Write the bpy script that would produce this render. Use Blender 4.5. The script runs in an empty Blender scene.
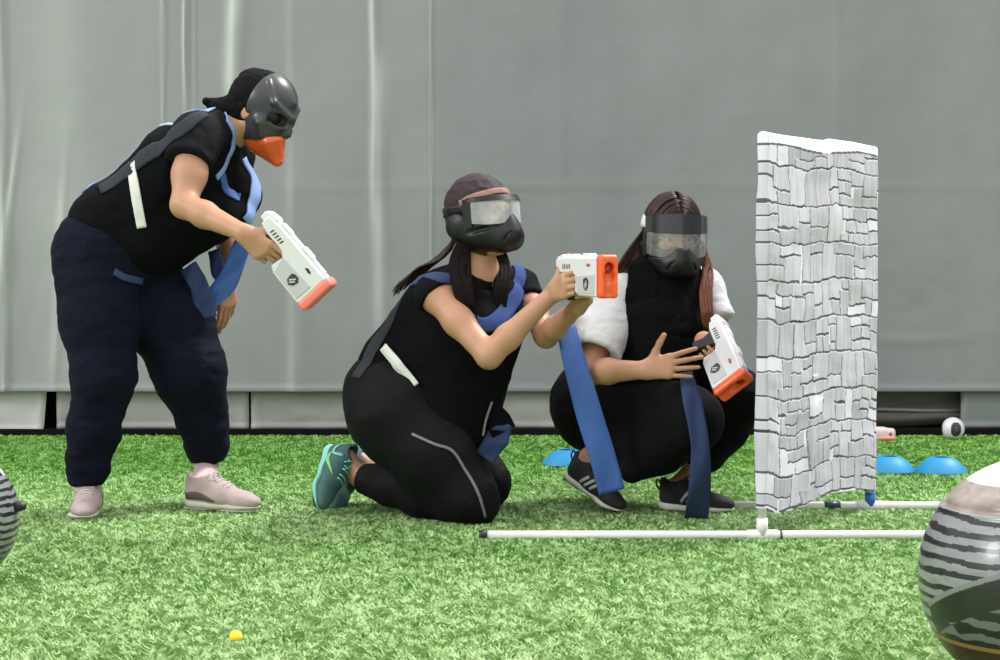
import bpy, math, random
import numpy as np
from mathutils import Vector, Matrix
random.seed(7)
RNG = np.random.default_rng(11)
scene = bpy.context.scene
COL = scene.collection

# ------------------------------------------------------------------ camera, light, exposure
F = 1800.0                      # focal length in pixels of the 1000 px wide frame
CAMZ = 0.85
PITCH = math.atan(80.0 / F)
cam_d = bpy.data.cameras.new('camera')
cam_d.sensor_width = 36.0
cam_d.lens = 36.0 * F / 1000.0
cam_d.clip_end = 200
cam = bpy.data.objects.new('camera', cam_d)
COL.objects.link(cam)
cam.location = (0, 0, CAMZ)
cam.rotation_euler = (math.pi / 2 - PITCH, 0, 0)
scene.camera = cam

world = bpy.data.worlds.new('dome_daylight')
scene.world = world
world.use_nodes = True
wn = world.node_tree
wn.nodes.clear()
w_out = wn.nodes.new('ShaderNodeOutputWorld')
w_bg = wn.nodes.new('ShaderNodeBackground')
w_tc = wn.nodes.new('ShaderNodeTexCoord')
w_sep = wn.nodes.new('ShaderNodeSeparateXYZ')
w_ramp = wn.nodes.new('ShaderNodeValToRGB')
wn.links.new(w_tc.outputs['Generated'], w_sep.inputs[0])
wn.links.new(w_sep.outputs['Z'], w_ramp.inputs[0])
wn.links.new(w_ramp.outputs[0], w_bg.inputs[0])
wn.links.new(w_bg.outputs[0], w_out.inputs[0])
w_ramp.color_ramp.elements[0].position = 0.0
w_ramp.color_ramp.elements[0].color = (0.50, 0.50, 0.51, 1)
w_ramp.color_ramp.elements[1].position = 0.75
w_ramp.color_ramp.elements[1].color = (1.0, 1.0, 1.0, 1)
w_bg.inputs[1].default_value = 1.35

def add_sun(name, direction, energy, angle, color=(1, 1, 1)):
    d = bpy.data.lights.new(name, 'SUN')
    d.energy = energy
    d.angle = math.radians(angle)
    d.color = color
    o = bpy.data.objects.new(name, d)
    COL.objects.link(o)
    o.rotation_euler = Vector(direction).to_track_quat('-Z', 'Y').to_euler()
    o.location = (0, 4, 6)
add_sun('roof_daylight', (-0.60, -0.42, -1.0), 3.0, 12, (1.0, 0.99, 0.97))
add_sun('added_side_fill', (1.0, 0.45, -0.55), 0.9, 14, (1.0, 1.0, 1.0))  # added fill from the front left to bring out the wall folds

vs = scene.view_settings
vs.view_transform = 'Standard'
vs.look = 'None'
vs.gamma = 1.0
vs.use_curve_mapping = False
vs.exposure = 0.45

# ------------------------------------------------------------------ pixel helper
cP, sP = math.cos(PITCH), math.sin(PITCH)
def P(px, py, Y):
    """the world point at depth Y that the photograph shows at (px, py)"""
    a = (px - 500.0) / F
    b = (330.0 - py) / F
    d = np.array([a, cP + b * sP, -sP + b * cP])
    return np.array([0, 0, CAMZ]) + d * (Y / d[1])
def G(px, py):
    a = (px - 500.0) / F
    b = (330.0 - py) / F
    d = np.array([a, cP + b * sP, -sP + b * cP])
    return np.array([0, 0, CAMZ]) + d * (CAMZ / -d[2])
def nrm(v):
    v = np.asarray(v, float)
    return v / max(np.linalg.norm(v), 1e-9)
def A3(*v):
    return np.array(v, float)

# ------------------------------------------------------------------ materials
def new_mat(name):
    m = bpy.data.materials.new(name)
    m.use_nodes = True
    nt = m.node_tree
    return m, nt, nt.nodes['Principled BSDF']
def mat(name, color, rough=0.6, metal=0.0, noise=None, bump=None, spec=0.5, sheen=0.0, coat=0.0, color2=None, stretch=None):
    """noise=(scale, amount) value variation; bump=(scale, strength, distance)"""
    m, nt, b = new_mat(name)
    b.inputs['Base Color'].default_value = (*color, 1)
    b.inputs['Roughness'].default_value = rough
    b.inputs['Metallic'].default_value = metal
    b.inputs['Specular IOR Level'].default_value = spec
    b.inputs['Sheen Weight'].default_value = sheen
    b.inputs['Coat Weight'].default_value = coat
    tc = nt.nodes.new('ShaderNodeTexCoord')
    src = tc.outputs['Object']
    if stretch:
        mp = nt.nodes.new('ShaderNodeMapping')
        mp.inputs['Scale'].default_value = stretch
        nt.links.new(src, mp.inputs[0])
        src = mp.outputs[0]
    if noise:
        n = nt.nodes.new('ShaderNodeTexNoise')
        n.inputs['Scale'].default_value = noise[0]
        n.inputs['Detail'].default_value = 5
        nt.links.new(src, n.inputs['Vector'])
        mx = nt.nodes.new('ShaderNodeMix')
        mx.data_type = 'RGBA'
        c2 = color2 or tuple(min(1, c * (1 + noise[1])) for c in color)
        c1 = tuple(c * (1 - noise[1]) for c in color)
        mx.inputs[6].default_value = (*c1, 1)
        mx.inputs[7].default_value = (*c2, 1)
        nt.links.new(n.outputs['Fac'], mx.inputs[0])
        nt.links.new(mx.outputs[2], b.inputs['Base Color'])
    if bump:
        n2 = nt.nodes.new('ShaderNodeTexNoise')
        n2.inputs['Scale'].default_value = bump[0]
        n2.inputs['Detail'].default_value = 4
        nt.links.new(src, n2.inputs['Vector'])
        bp = nt.nodes.new('ShaderNodeBump')
        bp.inputs['Strength'].default_value = bump[1]
        bp.inputs['Distance'].default_value = bump[2]
        nt.links.new(n2.outputs['Fac'], bp.inputs['Height'])
        nt.links.new(bp.outputs[0], b.inputs['Normal'])
    return m
def attr_mat(name, rough=0.6, spec=0.5, coat=0.0, bump=None, metal=0.0):
    m, nt, b = new_mat(name)
    a = nt.nodes.new('ShaderNodeAttribute')
    a.attribute_name = 'pattern'
    nt.links.new(a.outputs['Color'], b.inputs['Base Color'])
    b.inputs['Roughness'].default_value = rough
    b.inputs['Specular IOR Level'].default_value = spec
    b.inputs['Coat Weight'].default_value = coat
    b.inputs['Metallic'].default_value = metal
    if bump:
        tc = nt.nodes.new('ShaderNodeTexCoord')
        n2 = nt.nodes.new('ShaderNodeTexNoise')
        n2.inputs['Scale'].default_value = bump[0]
        nt.links.new(tc.outputs['Object'], n2.inputs['Vector'])
        bp = nt.nodes.new('ShaderNodeBump')
        bp.inputs['Strength'].default_value = bump[1]
        bp.inputs['Distance'].default_value = bump[2]
        nt.links.new(n2.outputs['Fac'], bp.inputs['Height'])
        nt.links.new(bp.outputs[0], b.inputs['Normal'])
    return m

M = {}
M['skin'] = mat('skin', (0.44, 0.225, 0.135), 0.5, noise=(9, 0.12), bump=(160, 0.06, 0.002))
M['skin'].node_tree.nodes['Principled BSDF'].inputs['Subsurface Weight'].default_value = 0.12
M['skin'].node_tree.nodes['Principled BSDF'].inputs['Subsurface Radius'].default_value = (0.02, 0.008, 0.004)
M['navy'] = mat('navy_jersey', (0.0050, 0.0055, 0.014), 0.85, noise=(12, 0.35), bump=(14, 0.5, 0.012), spec=0.1)
M['black'] = mat('black_cotton', (0.0045, 0.0045, 0.0055), 0.85, noise=(10, 0.3), bump=(16, 0.45, 0.01), spec=0.1)
M['leggings'] = mat('black_leggings', (0.004, 0.004, 0.005), 0.7, noise=(10, 0.3), bump=(10, 0.3, 0.008), spec=0.15)
M['tee'] = mat('charcoal_tee', (0.009, 0.009, 0.011), 0.85, noise=(14, 0.25), bump=(20, 0.5, 0.01), spec=0.1)
M['mesh_vest'] = mat('black_vest_mesh', (0.0035, 0.0035, 0.0045), 0.9, noise=(30, 0.3), bump=(13, 0.5, 0.014), spec=0.08)
M['grey_mesh'] = mat('grey_vest_mesh', (0.028, 0.031, 0.038), 0.9, noise=(60, 0.3), bump=(30, 0.3, 0.006), spec=0.2)
M['white_tee'] = mat('white_cotton', (0.60, 0.60, 0.62), 0.85, noise=(8, 0.05), bump=(13, 0.6, 0.014))
M['dullblue'] = mat('dull_blue_webbing', (0.030, 0.058, 0.19), 0.8, noise=(25, 0.2), bump=(60, 0.3, 0.004), spec=0.2)
M['blue'] = mat('blue_webbing', (0.035, 0.10, 0.33), 0.75, noise=(25, 0.2), bump=(60, 0.3, 0.004), sheen=0.05)
M['paleblue'] = mat('pale_blue_binding', (0.22, 0.32, 0.62), 0.7, noise=(30, 0.15), bump=(60, 0.2, 0.003))
M['navyblue'] = mat('navy_webbing', (0.018, 0.035, 0.11), 0.8, noise=(25, 0.25), bump=(50, 0.3, 0.004))
M['greyblue'] = mat('grey_blue_binding', (0.30, 0.36, 0.46), 0.7, noise=(30, 0.12), bump=(60, 0.2, 0.003))
M['elastic'] = mat('off_white_elastic', (0.62, 0.62, 0.58), 0.8, noise=(60, 0.08), bump=(150, 0.3, 0.002))
M['piping'] = mat('grey_piping', (0.16, 0.15, 0.16), 0.7, noise=(30, 0.1))
M['hair'] = mat('dark_brown_hair', (0.006, 0.0035, 0.0035), 0.7, noise=(40, 0.4), bump=(120, 0.5, 0.003), spec=0.1)
M['brownhair'] = mat('brown_hair', (0.026, 0.010, 0.008), 0.4, noise=(40, 0.5), bump=(120, 0.5, 0.003), spec=0.25)
M['lithair'] = mat('lit_brown_hair', (0.16, 0.055, 0.03), 0.45, noise=(40, 0.5), bump=(120, 0.5, 0.003), spec=0.3)  # brown hair with the light on it put into the colour
M['blackhair'] = mat('black_hair', (0.004, 0.0035, 0.004), 0.75, noise=(40, 0.4), bump=(120, 0.5, 0.003), spec=0.08)
M['beanie'] = mat('maroon_brown_wrap', (0.016, 0.006, 0.0075), 0.75, noise=(20, 0.3), bump=(30, 0.4, 0.005))
M['mask'] = mat('black_mask_plastic', (0.006, 0.006, 0.007), 0.42, noise=(20, 0.2), spec=0.35)
M['maskshiny'] = mat('glossy_grey_mask', (0.030, 0.031, 0.034), 0.33, noise=(15, 0.25), spec=0.5)
M['smokeband'] = mat('smoked_brow_band', (0.022, 0.023, 0.025), 0.22, noise=(15, 0.3), spec=0.6)
M['socket'] = mat('dark_eye_opening', (0.004, 0.004, 0.004), 0.6)
M['orange'] = mat('orange_plastic', (0.80, 0.105, 0.018), 0.32, noise=(12, 0.06), coat=0.1)
M['orangered'] = mat('red_orange_barrel', (0.55, 0.02, 0.01), 0.4, noise=(12, 0.1))
M['palered'] = mat('coral_plastic', (0.80, 0.20, 0.15), 0.4, noise=(12, 0.06))
M['maskorange'] = mat('dark_orange_plastic', (0.58, 0.085, 0.015), 0.3, noise=(25, 0.2), coat=0.2)
M['white'] = mat('white_plastic', (0.66, 0.655, 0.67), 0.35, noise=(9, 0.03))
M['lilac'] = mat('pale_grey_plastic', (0.50, 0.475, 0.505), 0.4, noise=(9, 0.04))
M['gunblack'] = mat('black_grip_plastic', (0.012, 0.012, 0.013), 0.45, noise=(40, 0.2))
M['gunmark'] = mat('dark_print', (0.03, 0.03, 0.035), 0.5, noise=(40, 0.2))
M['redmark'] = mat('red_print', (0.42, 0.06, 0.07), 0.5, noise=(40, 0.1))
M['pvc'] = mat('white_pvc', (0.68, 0.67, 0.66), 0.35, noise=(6, 0.03))
M['pvcblack'] = mat('black_cap', (0.008, 0.008, 0.009), 0.5, noise=(20, 0.2))
M['tapeblue'] = mat('blue_tape', (0.01, 0.12, 0.42), 0.4, noise=(20, 0.1))
M['tapenavy'] = mat('navy_tape', (0.01, 0.03, 0.09), 0.4, noise=(20, 0.1))
M['cone'] = mat('blue_cone', (0.010, 0.25, 0.52), 0.5, noise=(8, 0.05))
M['yellow'] = mat('yellow_foam', (0.85, 0.66, 0.03), 0.6, noise=(90, 0.08), bump=(200, 0.3, 0.001))
M['shoeblack'] = mat('black_knit', (0.014, 0.014, 0.016), 0.8, noise=(50, 0.3), bump=(220, 0.5, 0.001))
M['shoegrey'] = mat('grey_overlay', (0.06, 0.06, 0.066), 0.6, noise=(50, 0.2))
M['shoestripe'] = mat('pale_stripe', (0.45, 0.45, 0.45), 0.5, noise=(50, 0.1))
M['sole'] = mat('white_foam_sole', (0.66, 0.66, 0.62), 0.6, noise=(30, 0.06))
M['soleblack'] = mat('black_outsole', (0.015, 0.015, 0.015), 0.7, noise=(30, 0.1))
M['teal'] = mat('teal_grey_knit', (0.045, 0.12, 0.115), 0.7, noise=(50, 0.25), bump=(200, 0.5, 0.001))
M['mint'] = mat('mint_foam', (0.22, 0.58, 0.50), 0.55, noise=(20, 0.1))
M['lime'] = mat('lime_green_mark', (0.22, 0.62, 0.16), 0.5, noise=(20, 0.05))
M['pinkshoe'] = mat('pinkish_grey_knit', (0.40, 0.31, 0.30), 0.75, noise=(25, 0.25), bump=(180, 0.5, 0.0015))
M['darkpink'] = mat('dark_taupe_panel', (0.09, 0.07, 0.07), 0.7, noise=(25, 0.25))
M['cream'] = mat('cream_foam_sole', (0.52, 0.50, 0.41), 0.6, noise=(25, 0.06))
M['sock'] = mat('pale_pink_sock', (0.55, 0.42, 0.42), 0.85, noise=(40, 0.1), bump=(200, 0.4, 0.001))
M['lace'] = mat('pale_laces', (0.55, 0.5, 0.5), 0.8, noise=(60, 0.08))
M['eyewhite'] = mat('eye_white', (0.7, 0.68, 0.66), 0.2, noise=(30, 0.02))
M['iris'] = mat('brown_iris', (0.02, 0.01, 0.006), 0.15, noise=(60, 0.2))
M['lip'] = mat('lip', (0.40, 0.13, 0.11), 0.45, noise=(30, 0.1))
def glassy(name, tint, refl=0.10, rough=0.03, glare=0.0):
    m, nt, b = new_mat(name)
    nt.nodes.remove(b)
    tr = nt.nodes.new('ShaderNodeBsdfTransparent')
    tr.inputs[0].default_value = (*tint, 1)
    gl = nt.nodes.new('ShaderNodeBsdfGlossy')
    gl.inputs['Roughness'].default_value = rough
    lw = nt.nodes.new('ShaderNodeLayerWeight')
    lw.inputs[0].default_value = 0.35
    ad = nt.nodes.new('ShaderNodeMath')
    ad.operation = 'ADD'
    ad.use_clamp = True
    ad.inputs[1].default_value = refl
    mx = nt.nodes.new('ShaderNodeMixShader')
    nt.links.new(lw.outputs['Fresnel'], ad.inputs[0])
    nt.links.new(ad.outputs[0], mx.inputs[0])
    nt.links.new(tr.outputs[0], mx.inputs[1])
    nt.links.new(gl.outputs[0], mx.inputs[2])
    df = nt.nodes.new('ShaderNodeBsdfDiffuse')               # pale diffuse layer painting whitish reflections on the lens
    df.inputs[0].default_value = (0.75, 0.76, 0.77, 1)
    nz = nt.nodes.new('ShaderNodeTexNoise'); nz.inputs['Scale'].default_value = 14
    tcn = nt.nodes.new('ShaderNodeTexCoord'); nt.links.new(tcn.outputs['Object'], nz.inputs['Vector'])
    ml = nt.nodes.new('ShaderNodeMath'); ml.operation = 'MULTIPLY'; ml.inputs[1].default_value = glare * 2
    nt.links.new(nz.outputs['Fac'], ml.inputs[0])
    m2 = nt.nodes.new('ShaderNodeMixShader')
    nt.links.new(ml.outputs[0], m2.inputs[0]); nt.links.new(mx.outputs[0], m2.inputs[1]); nt.links.new(df.outputs[0], m2.inputs[2])
    nt.links.new(m2.outputs[0], nt.nodes['Material Output'].inputs[0])
    return m
M['lens'] = glassy('clear_lens', (0.86, 0.87, 0.88), 0.12, 0.2, 0.14)
M['glarelens'] = glassy('painted_glare_lens', (0.86, 0.87, 0.88), 0.15, 0.2, 0.32)
M['visor'] = glassy('smoke_visor', (0.34, 0.36, 0.37), 0.20, 0.15)

# ------------------------------------------------------------------ object helpers
def tag(o, label, cat, group=None, kind=None):
    if label: o['label'] = label
    if cat: o['category'] = cat
    if group: o['group'] = group
    if kind: o['kind'] = kind
    return o
def empty(name, loc, label=None, cat=None, group=None):
    o = bpy.data.objects.new(name, None)
    o.empty_display_size = 0.1
    COL.objects.link(o)
    o.location = Vector(loc)
    return tag(o, label, cat, group)
def world_loc(o):
    v = Vector((0, 0, 0))
    while o is not None:
        v = v + o.location
        o = o.parent
    return np.array(v)
def mesh_obj(name, V, Fc, material, parent=None, smooth=True, local=False):
    """V in world metres; the object's origin is put at its parent's origin (or kept at 0)"""
    V = np.asarray(V, float).reshape(-1, 3)
    if parent is not None and not local:
        V = V - world_loc(parent)
    me = bpy.data.meshes.new(name)
    if isinstance(Fc, np.ndarray):
        n, k = Fc.shape
        me.vertices.add(len(V))
        me.vertices.foreach_set('co', V.astype(np.float32).ravel())
        me.loops.add(n * k)
        me.loops.foreach_set('vertex_index', Fc.astype(np.int32).ravel())
        me.polygons.add(n)
        me.polygons.foreach_set('loop_start', np.arange(0, n * k, k, dtype=np.int32))
        me.update(calc_edges=True)
    else:
        me.from_pydata([tuple(v) for v in V], [], [tuple(f) for f in Fc])
    if smooth:
        me.polygons.foreach_set('use_smooth', np.ones(len(me.polygons), bool))
    me.validate()
    me.update()
    mats = material if isinstance(material, (list, tuple)) else [material]
    for mm in mats:
        me.materials.append(mm)
    o = bpy.data.objects.new(name, me)
    COL.objects.link(o)
    if parent is not None:
        o.parent = parent
    return o
class Acc:
    """collects polygons of one mesh"""
    def __init__(s): s.V = []; s.F = []
    def add(s, V, Fc):
        n = len(s.V)
        s.V += [tuple(v) for v in V]
        s.F += [tuple(i + n for i in f) for f in Fc]
    def tube(s, pts, r, seg=10, caps=True, flat=None):
        pts = [np.asarray(p, float) for p in pts]
        rs = r if isinstance(r, (list, tuple, np.ndarray)) else [r] * len(pts)
        V = []
        up = None
        for i, p in enumerate(pts):
            t = nrm(pts[min(i + 1, len(pts) - 1)] - pts[max(i - 1, 0)])
            if up is None:
                up = A3(0, 0, 1) if abs(t[2]) < 0.9 else A3(1, 0, 0)
            up = nrm(up - t * np.dot(up, t))
            sd = np.cross(t, up)
            for k in range(seg):
                a = 2 * math.pi * k / seg
                V.append(p + (up * math.cos(a) + sd * math.sin(a)) * rs[i])
        Fc = []
        for i in range(len(pts) - 1):
            for k in range(seg):
                a = i * seg + k; b = i * seg + (k + 1) % seg
                Fc.append((a, b, b + seg, a + seg))
        if caps:
            Fc.append(tuple(range(seg - 1, -1, -1)))
            Fc.append(tuple((len(pts) - 1) * seg + k for k in range(seg)))
        s.add(V, Fc)
    def box(s, c, hx, hy, hz, R=None, bev=0.0):
        c = np.asarray(c, float)
        R = np.eye(3) if R is None else R
        b = min(bev, hx * .9, hy * .9, hz * .9)
        V = []; 
        if b <= 0:
            for x in (-hx, hx):
                for y in (-hy, hy):
                    for z in (-hz, hz):
                        V.append(c + R @ A3(x, y, z))
            s.add(V, [(0, 1, 3, 2), (4, 6, 7, 5), (0, 4, 5, 1), (2, 3, 7, 6), (0, 2, 6, 4), (1, 5, 7, 3)])
            return
        prof = [(-hx + b, -hy), (hx - b, -hy), (hx, -hy + b), (hx, hy - b), (hx - b, hy), (-hx + b, hy), (-hx, hy - b), (-hx, -hy + b)]
        rings = [(-hz, 1), (-hz + b, 0), (hz - b, 0), (hz, 1)]
        for z, ins in rings:
            for x, y in prof:
                if ins:
                    x = x * (hx - b) / hx; y = y * (hy - b) / hy
                V.append(c + R @ A3(x, y, z))
        Fc = [tuple(range(7, -1, -1)), tuple(range(24, 32))]
        for i in range(3):
            for k in range(8):
                a = i * 8 + k; d = i * 8 + (k + 1) % 8
                Fc.append((a, d, d + 8, a + 8))
        s.add(V, Fc)
    def prism(s, prof, y0, y1, O, R, bev=0.0):
        """profile in local x,z extruded along local y, with a chamfer of bev on both sides"""
        prof = [A3(*p) for p in prof]
        n = len(prof)
        area = sum(prof[i][0] * prof[(i + 1) % n][1] - prof[(i + 1) % n][0] * prof[i][1] for i in range(n))
        if area < 0: prof = prof[::-1]
        ins = []
        for i in range(n):
            a, b, c = prof[i - 1], prof[i], prof[(i + 1) % n]
            e1 = nrm(b - a); e2 = nrm(c - b)
            n1 = A3(-e1[1], e1[0]); n2 = A3(-e2[1], e2[0])
            m = nrm(n1 + n2)
            ins.append(b + m * bev / max(0.5, float(np.dot(m, n1))))
        rings = [(y0, ins), (y0 + bev, prof), (y1 - bev, prof), (y1, ins)] if bev > 0 else [(y0, prof), (y1, prof)]
        V = []
        for y, pr in rings:
            for p in pr:
                V.append(np.asarray(O) + R @ A3(p[0], y, p[1]))
        Fc = [tuple(range(n)), tuple(len(rings) * n - n + k for k in range(n - 1, -1, -1))]
        for i in range(len(rings) - 1):
            for k in range(n):
                a = i * n + k; b = i * n + (k + 1) % n
                Fc.append((a, a + n, b + n, b))
        s.add(V, Fc)
    def lathe(s, prof, O, R=None, seg=24):
        R = np.eye(3) if R is None else R
        V = []
        for r, z in prof:
            for k in range(seg):
                a = 2 * math.pi * k / seg
                V.append(np.asarray(O) + R @ A3(r * math.cos(a), r * math.sin(a), z))
        Fc = []
        for i in range(len(prof) - 1):
            for k in range(seg):
                a = i * seg + k; b = i * seg + (k + 1) % seg
                Fc.append((a, b, b + seg, a + seg))
        s.add(V, Fc)
    def build(s, name, material, parent=None, smooth=False):
        return mesh_obj(name, s.V, s.F, material, parent, smooth)
def frame(fwd, up):
    """columns: forward (x), left (y), up (z)"""
    f = nrm(fwd); l = nrm(np.cross(up, f)); u = np.cross(f, l)
    return np.stack([f, l, u], axis=1)

# ------------------------------------------------------------------ value noise in numpy
_LAT = np.random.default_rng(3).random((32, 32, 32)).astype(np.float32)
def vnoise(p):
    p = np.asarray(p, np.float32)
    i = np.floor(p).astype(int)
    f = p - i
    f = f * f * (3 - 2 * f)
    out = 0
    for dx in (0, 1):
        for dy in (0, 1):
            for dz in (0, 1):
                w = (f[..., 0] if dx else 1 - f[..., 0]) * (f[..., 1] if dy else 1 - f[..., 1]) * (f[..., 2] if dz else 1 - f[..., 2])
                out = out + w * _LAT[(i[..., 0] + dx) % 32, (i[..., 1] + dy) % 32, (i[..., 2] + dz) % 32]
    return out
def fbm(p, o=3):
    a = 0; s = 1.0; t = 0
    for k in range(o):
        a = a + vnoise(np.asarray(p) * (2 ** k) + 5.3 * k) * s
        t += s; s *= 0.5
    return a / t

# ------------------------------------------------------------------ signed distance modelling
class SDF:
    def __init__(s): s.prims = []; s.wr = None      # (op, k, fn, lo, hi)
    def _add(s, op, k, fn, lo, hi): s.prims.append((op, k, fn, np.asarray(lo, float), np.asarray(hi, float))); return s
    def cone(s, a, b, ra, rb=None, k=0.015, op='u', flat=None):
        a = np.asarray(a, float); b = np.asarray(b, float); rb = ra if rb is None else rb
        ba = b - a; L2 = max(float(ba @ ba), 1e-12)
        ax = None; fc = 1.0
        if flat is not None:
            ax, fc = flat
            ax = nrm(np.asarray(ax, float) - ba * (np.dot(ax, ba) / L2))
        def fn(p):
            q = p - a
            t = np.clip((q @ ba) / L2, 0, 1)
            q = q - t[..., None] * ba
            r = ra + (rb - ra) * t
            if ax is None:
                return np.sqrt((q * q).sum(-1)) - r
            c = q @ ax
            L = np.sqrt((q * q).sum(-1)) + 1e-7
            q2 = q + ax * (c * (1 / fc - 1))[..., None]
            L2_ = np.sqrt((q2 * q2).sum(-1)) + 1e-7
            return L * (1 - r / L2_)
        R = max(ra, rb) * max(1, fc)
        return s._add(op, k, fn, np.minimum(a, b) - R, np.maximum(a, b) + R)
    def ell(s, c, radii, R=None, k=0.015, op='u'):
        c = np.asarray(c, float); rr = np.asarray(radii, float); R = np.eye(3) if R is None else R
        def fn(p):
            q = p - c
            L = np.sqrt((q * q).sum(-1)) + 1e-7
            ql = (q @ R) / rr
            K = np.sqrt((ql * ql).sum(-1)) + 1e-7
            return L * (1 - 1 / K)
        e = np.abs(R) @ rr
        return s._add(op, k, fn, c - e, c + e)
    def box(s, c, h, R=None, r=0.01, k=0.005, op='u'):
        c = np.asarray(c, float); h = np.asarray(h, float) - r; R = np.eye(3) if R is None else R
        def fn(p):
            q = np.abs((p - c) @ R) - h
            return np.sqrt((np.maximum(q, 0) ** 2).sum(-1)) + np.minimum(q.max(-1), 0) - r
        e = np.abs(R) @ (h + r)
        return s._add(op, k, fn, c - e, c + e)
    def cut(s, point, normal, k=0.004):
        """keep the side the normal points away from"""
        pt = np.asarray(point, float); n = nrm(normal)
        return s._add('i', k, lambda p: (p - pt) @ n, (-99,) * 3, (99,) * 3)
    def local_cut(s, point, normal, rad, k=0.004):
        """removes what lies beyond the plane, within rad of the point"""
        pt = np.asarray(point, float); n = nrm(normal)
        def fn(p):
            q = p - pt
            return np.maximum(-(q @ n), np.sqrt((q * q).sum(-1)) - rad)
        return s._add('s', k, fn, pt - rad, pt + rad)
    def limb(s, pts, k=0.015, flat=None):
        for (a, ra), (b, rb) in zip(pts[:-1], pts[1:]):
            s.cone(a, b, ra, rb, k=k, flat=flat)
        return s
    @staticmethod
    def comb(op, k, a, b):
        if op == 'u':
            h = np.maximum(k - np.abs(a - b), 0) / k
            return np.minimum(a, b) - h * h * k * 0.25
        if op == 's': b = -b
        h = np.maximum(k - np.abs(a - b), 0) / k
        return np.maximum(a, b) + h * h * k * 0.25
    def at(s, p):
        p = np.asarray(p, float)
        d = np.full(p.shape[:-1], 9.0)
        for op, k, fn, lo, hi in s.prims:
            d = s.comb(op, k, d, fn(p))
        if s.wr: d = d - s.fold(p)
        return d
    def fold(s, p):
        sc, amp = s.wr
        n1 = fbm((p + 0.03 * np.stack([vnoise(p * 9), vnoise(p * 9 + 7), vnoise(p * 9 + 13)], -1)) * np.asarray(sc), 3)
        return np.clip(1 - np.abs(2 * n1 - 1) * 2.2, -1, 1) * amp
    def grad(s, p, e=0.003):
        g = np.stack([s.at(p + e * v) - s.at(p - e * v) for v in np.eye(3)], -1)
        return g / (np.linalg.norm(g, axis=-1, keepdims=True) + 1e-9)
    def bounds(s):
        us = [q for q in s.prims if q[0] == 'u']
        return np.min([q[3] for q in us], 0), np.max([q[4] for q in us], 0)
    def mesh(s, h, warp=None):
        lo, hi = s.bounds()
        lo = lo - 4 * h; hi = hi + 4 * h
        n = np.ceil((hi - lo) / h).astype(int) + 1
        ax = [lo[i] + h * np.arange(n[i]) for i in range(3)]
        D = np.full(n, 0.5, np.float32)
        for op, k, fn, plo, phi in s.prims:
            m = k + 3 * h
            i0 = np.clip(np.floor((plo - m - lo) / h).astype(int), 0, n)
            i1 = np.clip(np.ceil((phi + m - lo) / h).astype(int) + 1, 0, n)
            if (i1 <= i0).any(): continue
            X, Yy, Z = np.meshgrid(ax[0][i0[0]:i1[0]], ax[1][i0[1]:i1[1]], ax[2][i0[2]:i1[2]], indexing='ij')
            p = np.stack([X, Yy, Z], -1)
            sl = (slice(i0[0], i1[0]), slice(i0[1], i1[1]), slice(i0[2], i1[2]))
            D[sl] = s.comb(op, k, D[sl], fn(p)).astype(np.float32)
        return surface_nets(D, lo, h)
def surface_nets(D, lo, h):
    S = D < 0
    nx, ny, nz = D.shape
    cnt = np.zeros((nx - 1, ny - 1, nz - 1), np.uint8)
    for dx in (0, 1):
        for dy in (0, 1):
            for dz in (0, 1):
                cnt += S[dx:nx - 1 + dx, dy:ny - 1 + dy, dz:nz - 1 + dz]
    act = (cnt > 0) & (cnt < 8)
    idx = np.full(act.shape, -1, np.int64)
    cells = np.argwhere(act)
    idx[act] = np.arange(len(cells))
    corners = [(0, 0, 0), (1, 0, 0), (0, 1, 0), (1, 1, 0), (0, 0, 1), (1, 0, 1), (0, 1, 1), (1, 1, 1)]
    val = np.stack([D[cells[:, 0] + c[0], cells[:, 1] + c[1], cells[:, 2] + c[2]] for c in corners], 1)
    pos = np.zeros((len(cells), 3)); num = np.zeros(len(cells))
    C = np.array(corners, float)
    for a in range(8):
        for b in range(a + 1, 8):
            if np.abs(C[a] - C[b]).sum() != 1: continue
            va, vb = val[:, a], val[:, b]
            m = (va < 0) != (vb < 0)
            t = np.where(m, va / np.where(m, va - vb, 1), 0)
            pos += m[:, None] * (C[a] + t[:, None] * (C[b] - C[a]))
            num += m
    V = lo + h * (cells + pos / num[:, None])
    quads = []
    for axis in range(3):
        o1, o2 = [a for a in range(3) if a != axis]
        sl0 = [slice(None)] * 3; sl1 = [slice(None)] * 3
        sl0[axis] = slice(0, -1); sl1[axis] = slice(1, None)
        A = S[tuple(sl0)]; B = S[tuple(sl1)]
        e = np.argwhere(A != B)
        ok = (e[:, o1] > 0) & (e[:, o2] > 0) & (e[:, o1] < D.shape[o1] - 1) & (e[:, o2] < D.shape[o2] - 1)
        e = e[ok]
        ins = A[e[:, 0], e[:, 1], e[:, 2]]
        def cid(d1, d2):
            q = e.copy(); q[:, o1] += d1; q[:, o2] += d2
            return idx[q[:, 0], q[:, 1], q[:, 2]]
        q = np.stack([cid(-1, -1), cid(0, -1), cid(0, 0), cid(-1, 0)], 1)
        flip = ins if axis != 1 else ~ins
        q = np.where(flip[:, None], q, q[:, ::-1])
        quads.append(q)
    return V, np.concatenate(quads)
def sdf_obj(name, S, h, material, parent, wrinkle=None):
    V, Q = S.mesh(h)
    if wrinkle:
        g = S.grad(V)
        S.wr = wrinkle
        V = V + g * S.fold(V)[:, None]
    return mesh_obj(name, V, Q, material, parent)
class Both:
    """the outer surface of several garments worn over each other"""
    def __init__(s, *a): s.a = a
    def at(s, p): return np.min([q.at(p) for q in s.a], 0)
    grad = SDF.grad
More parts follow.
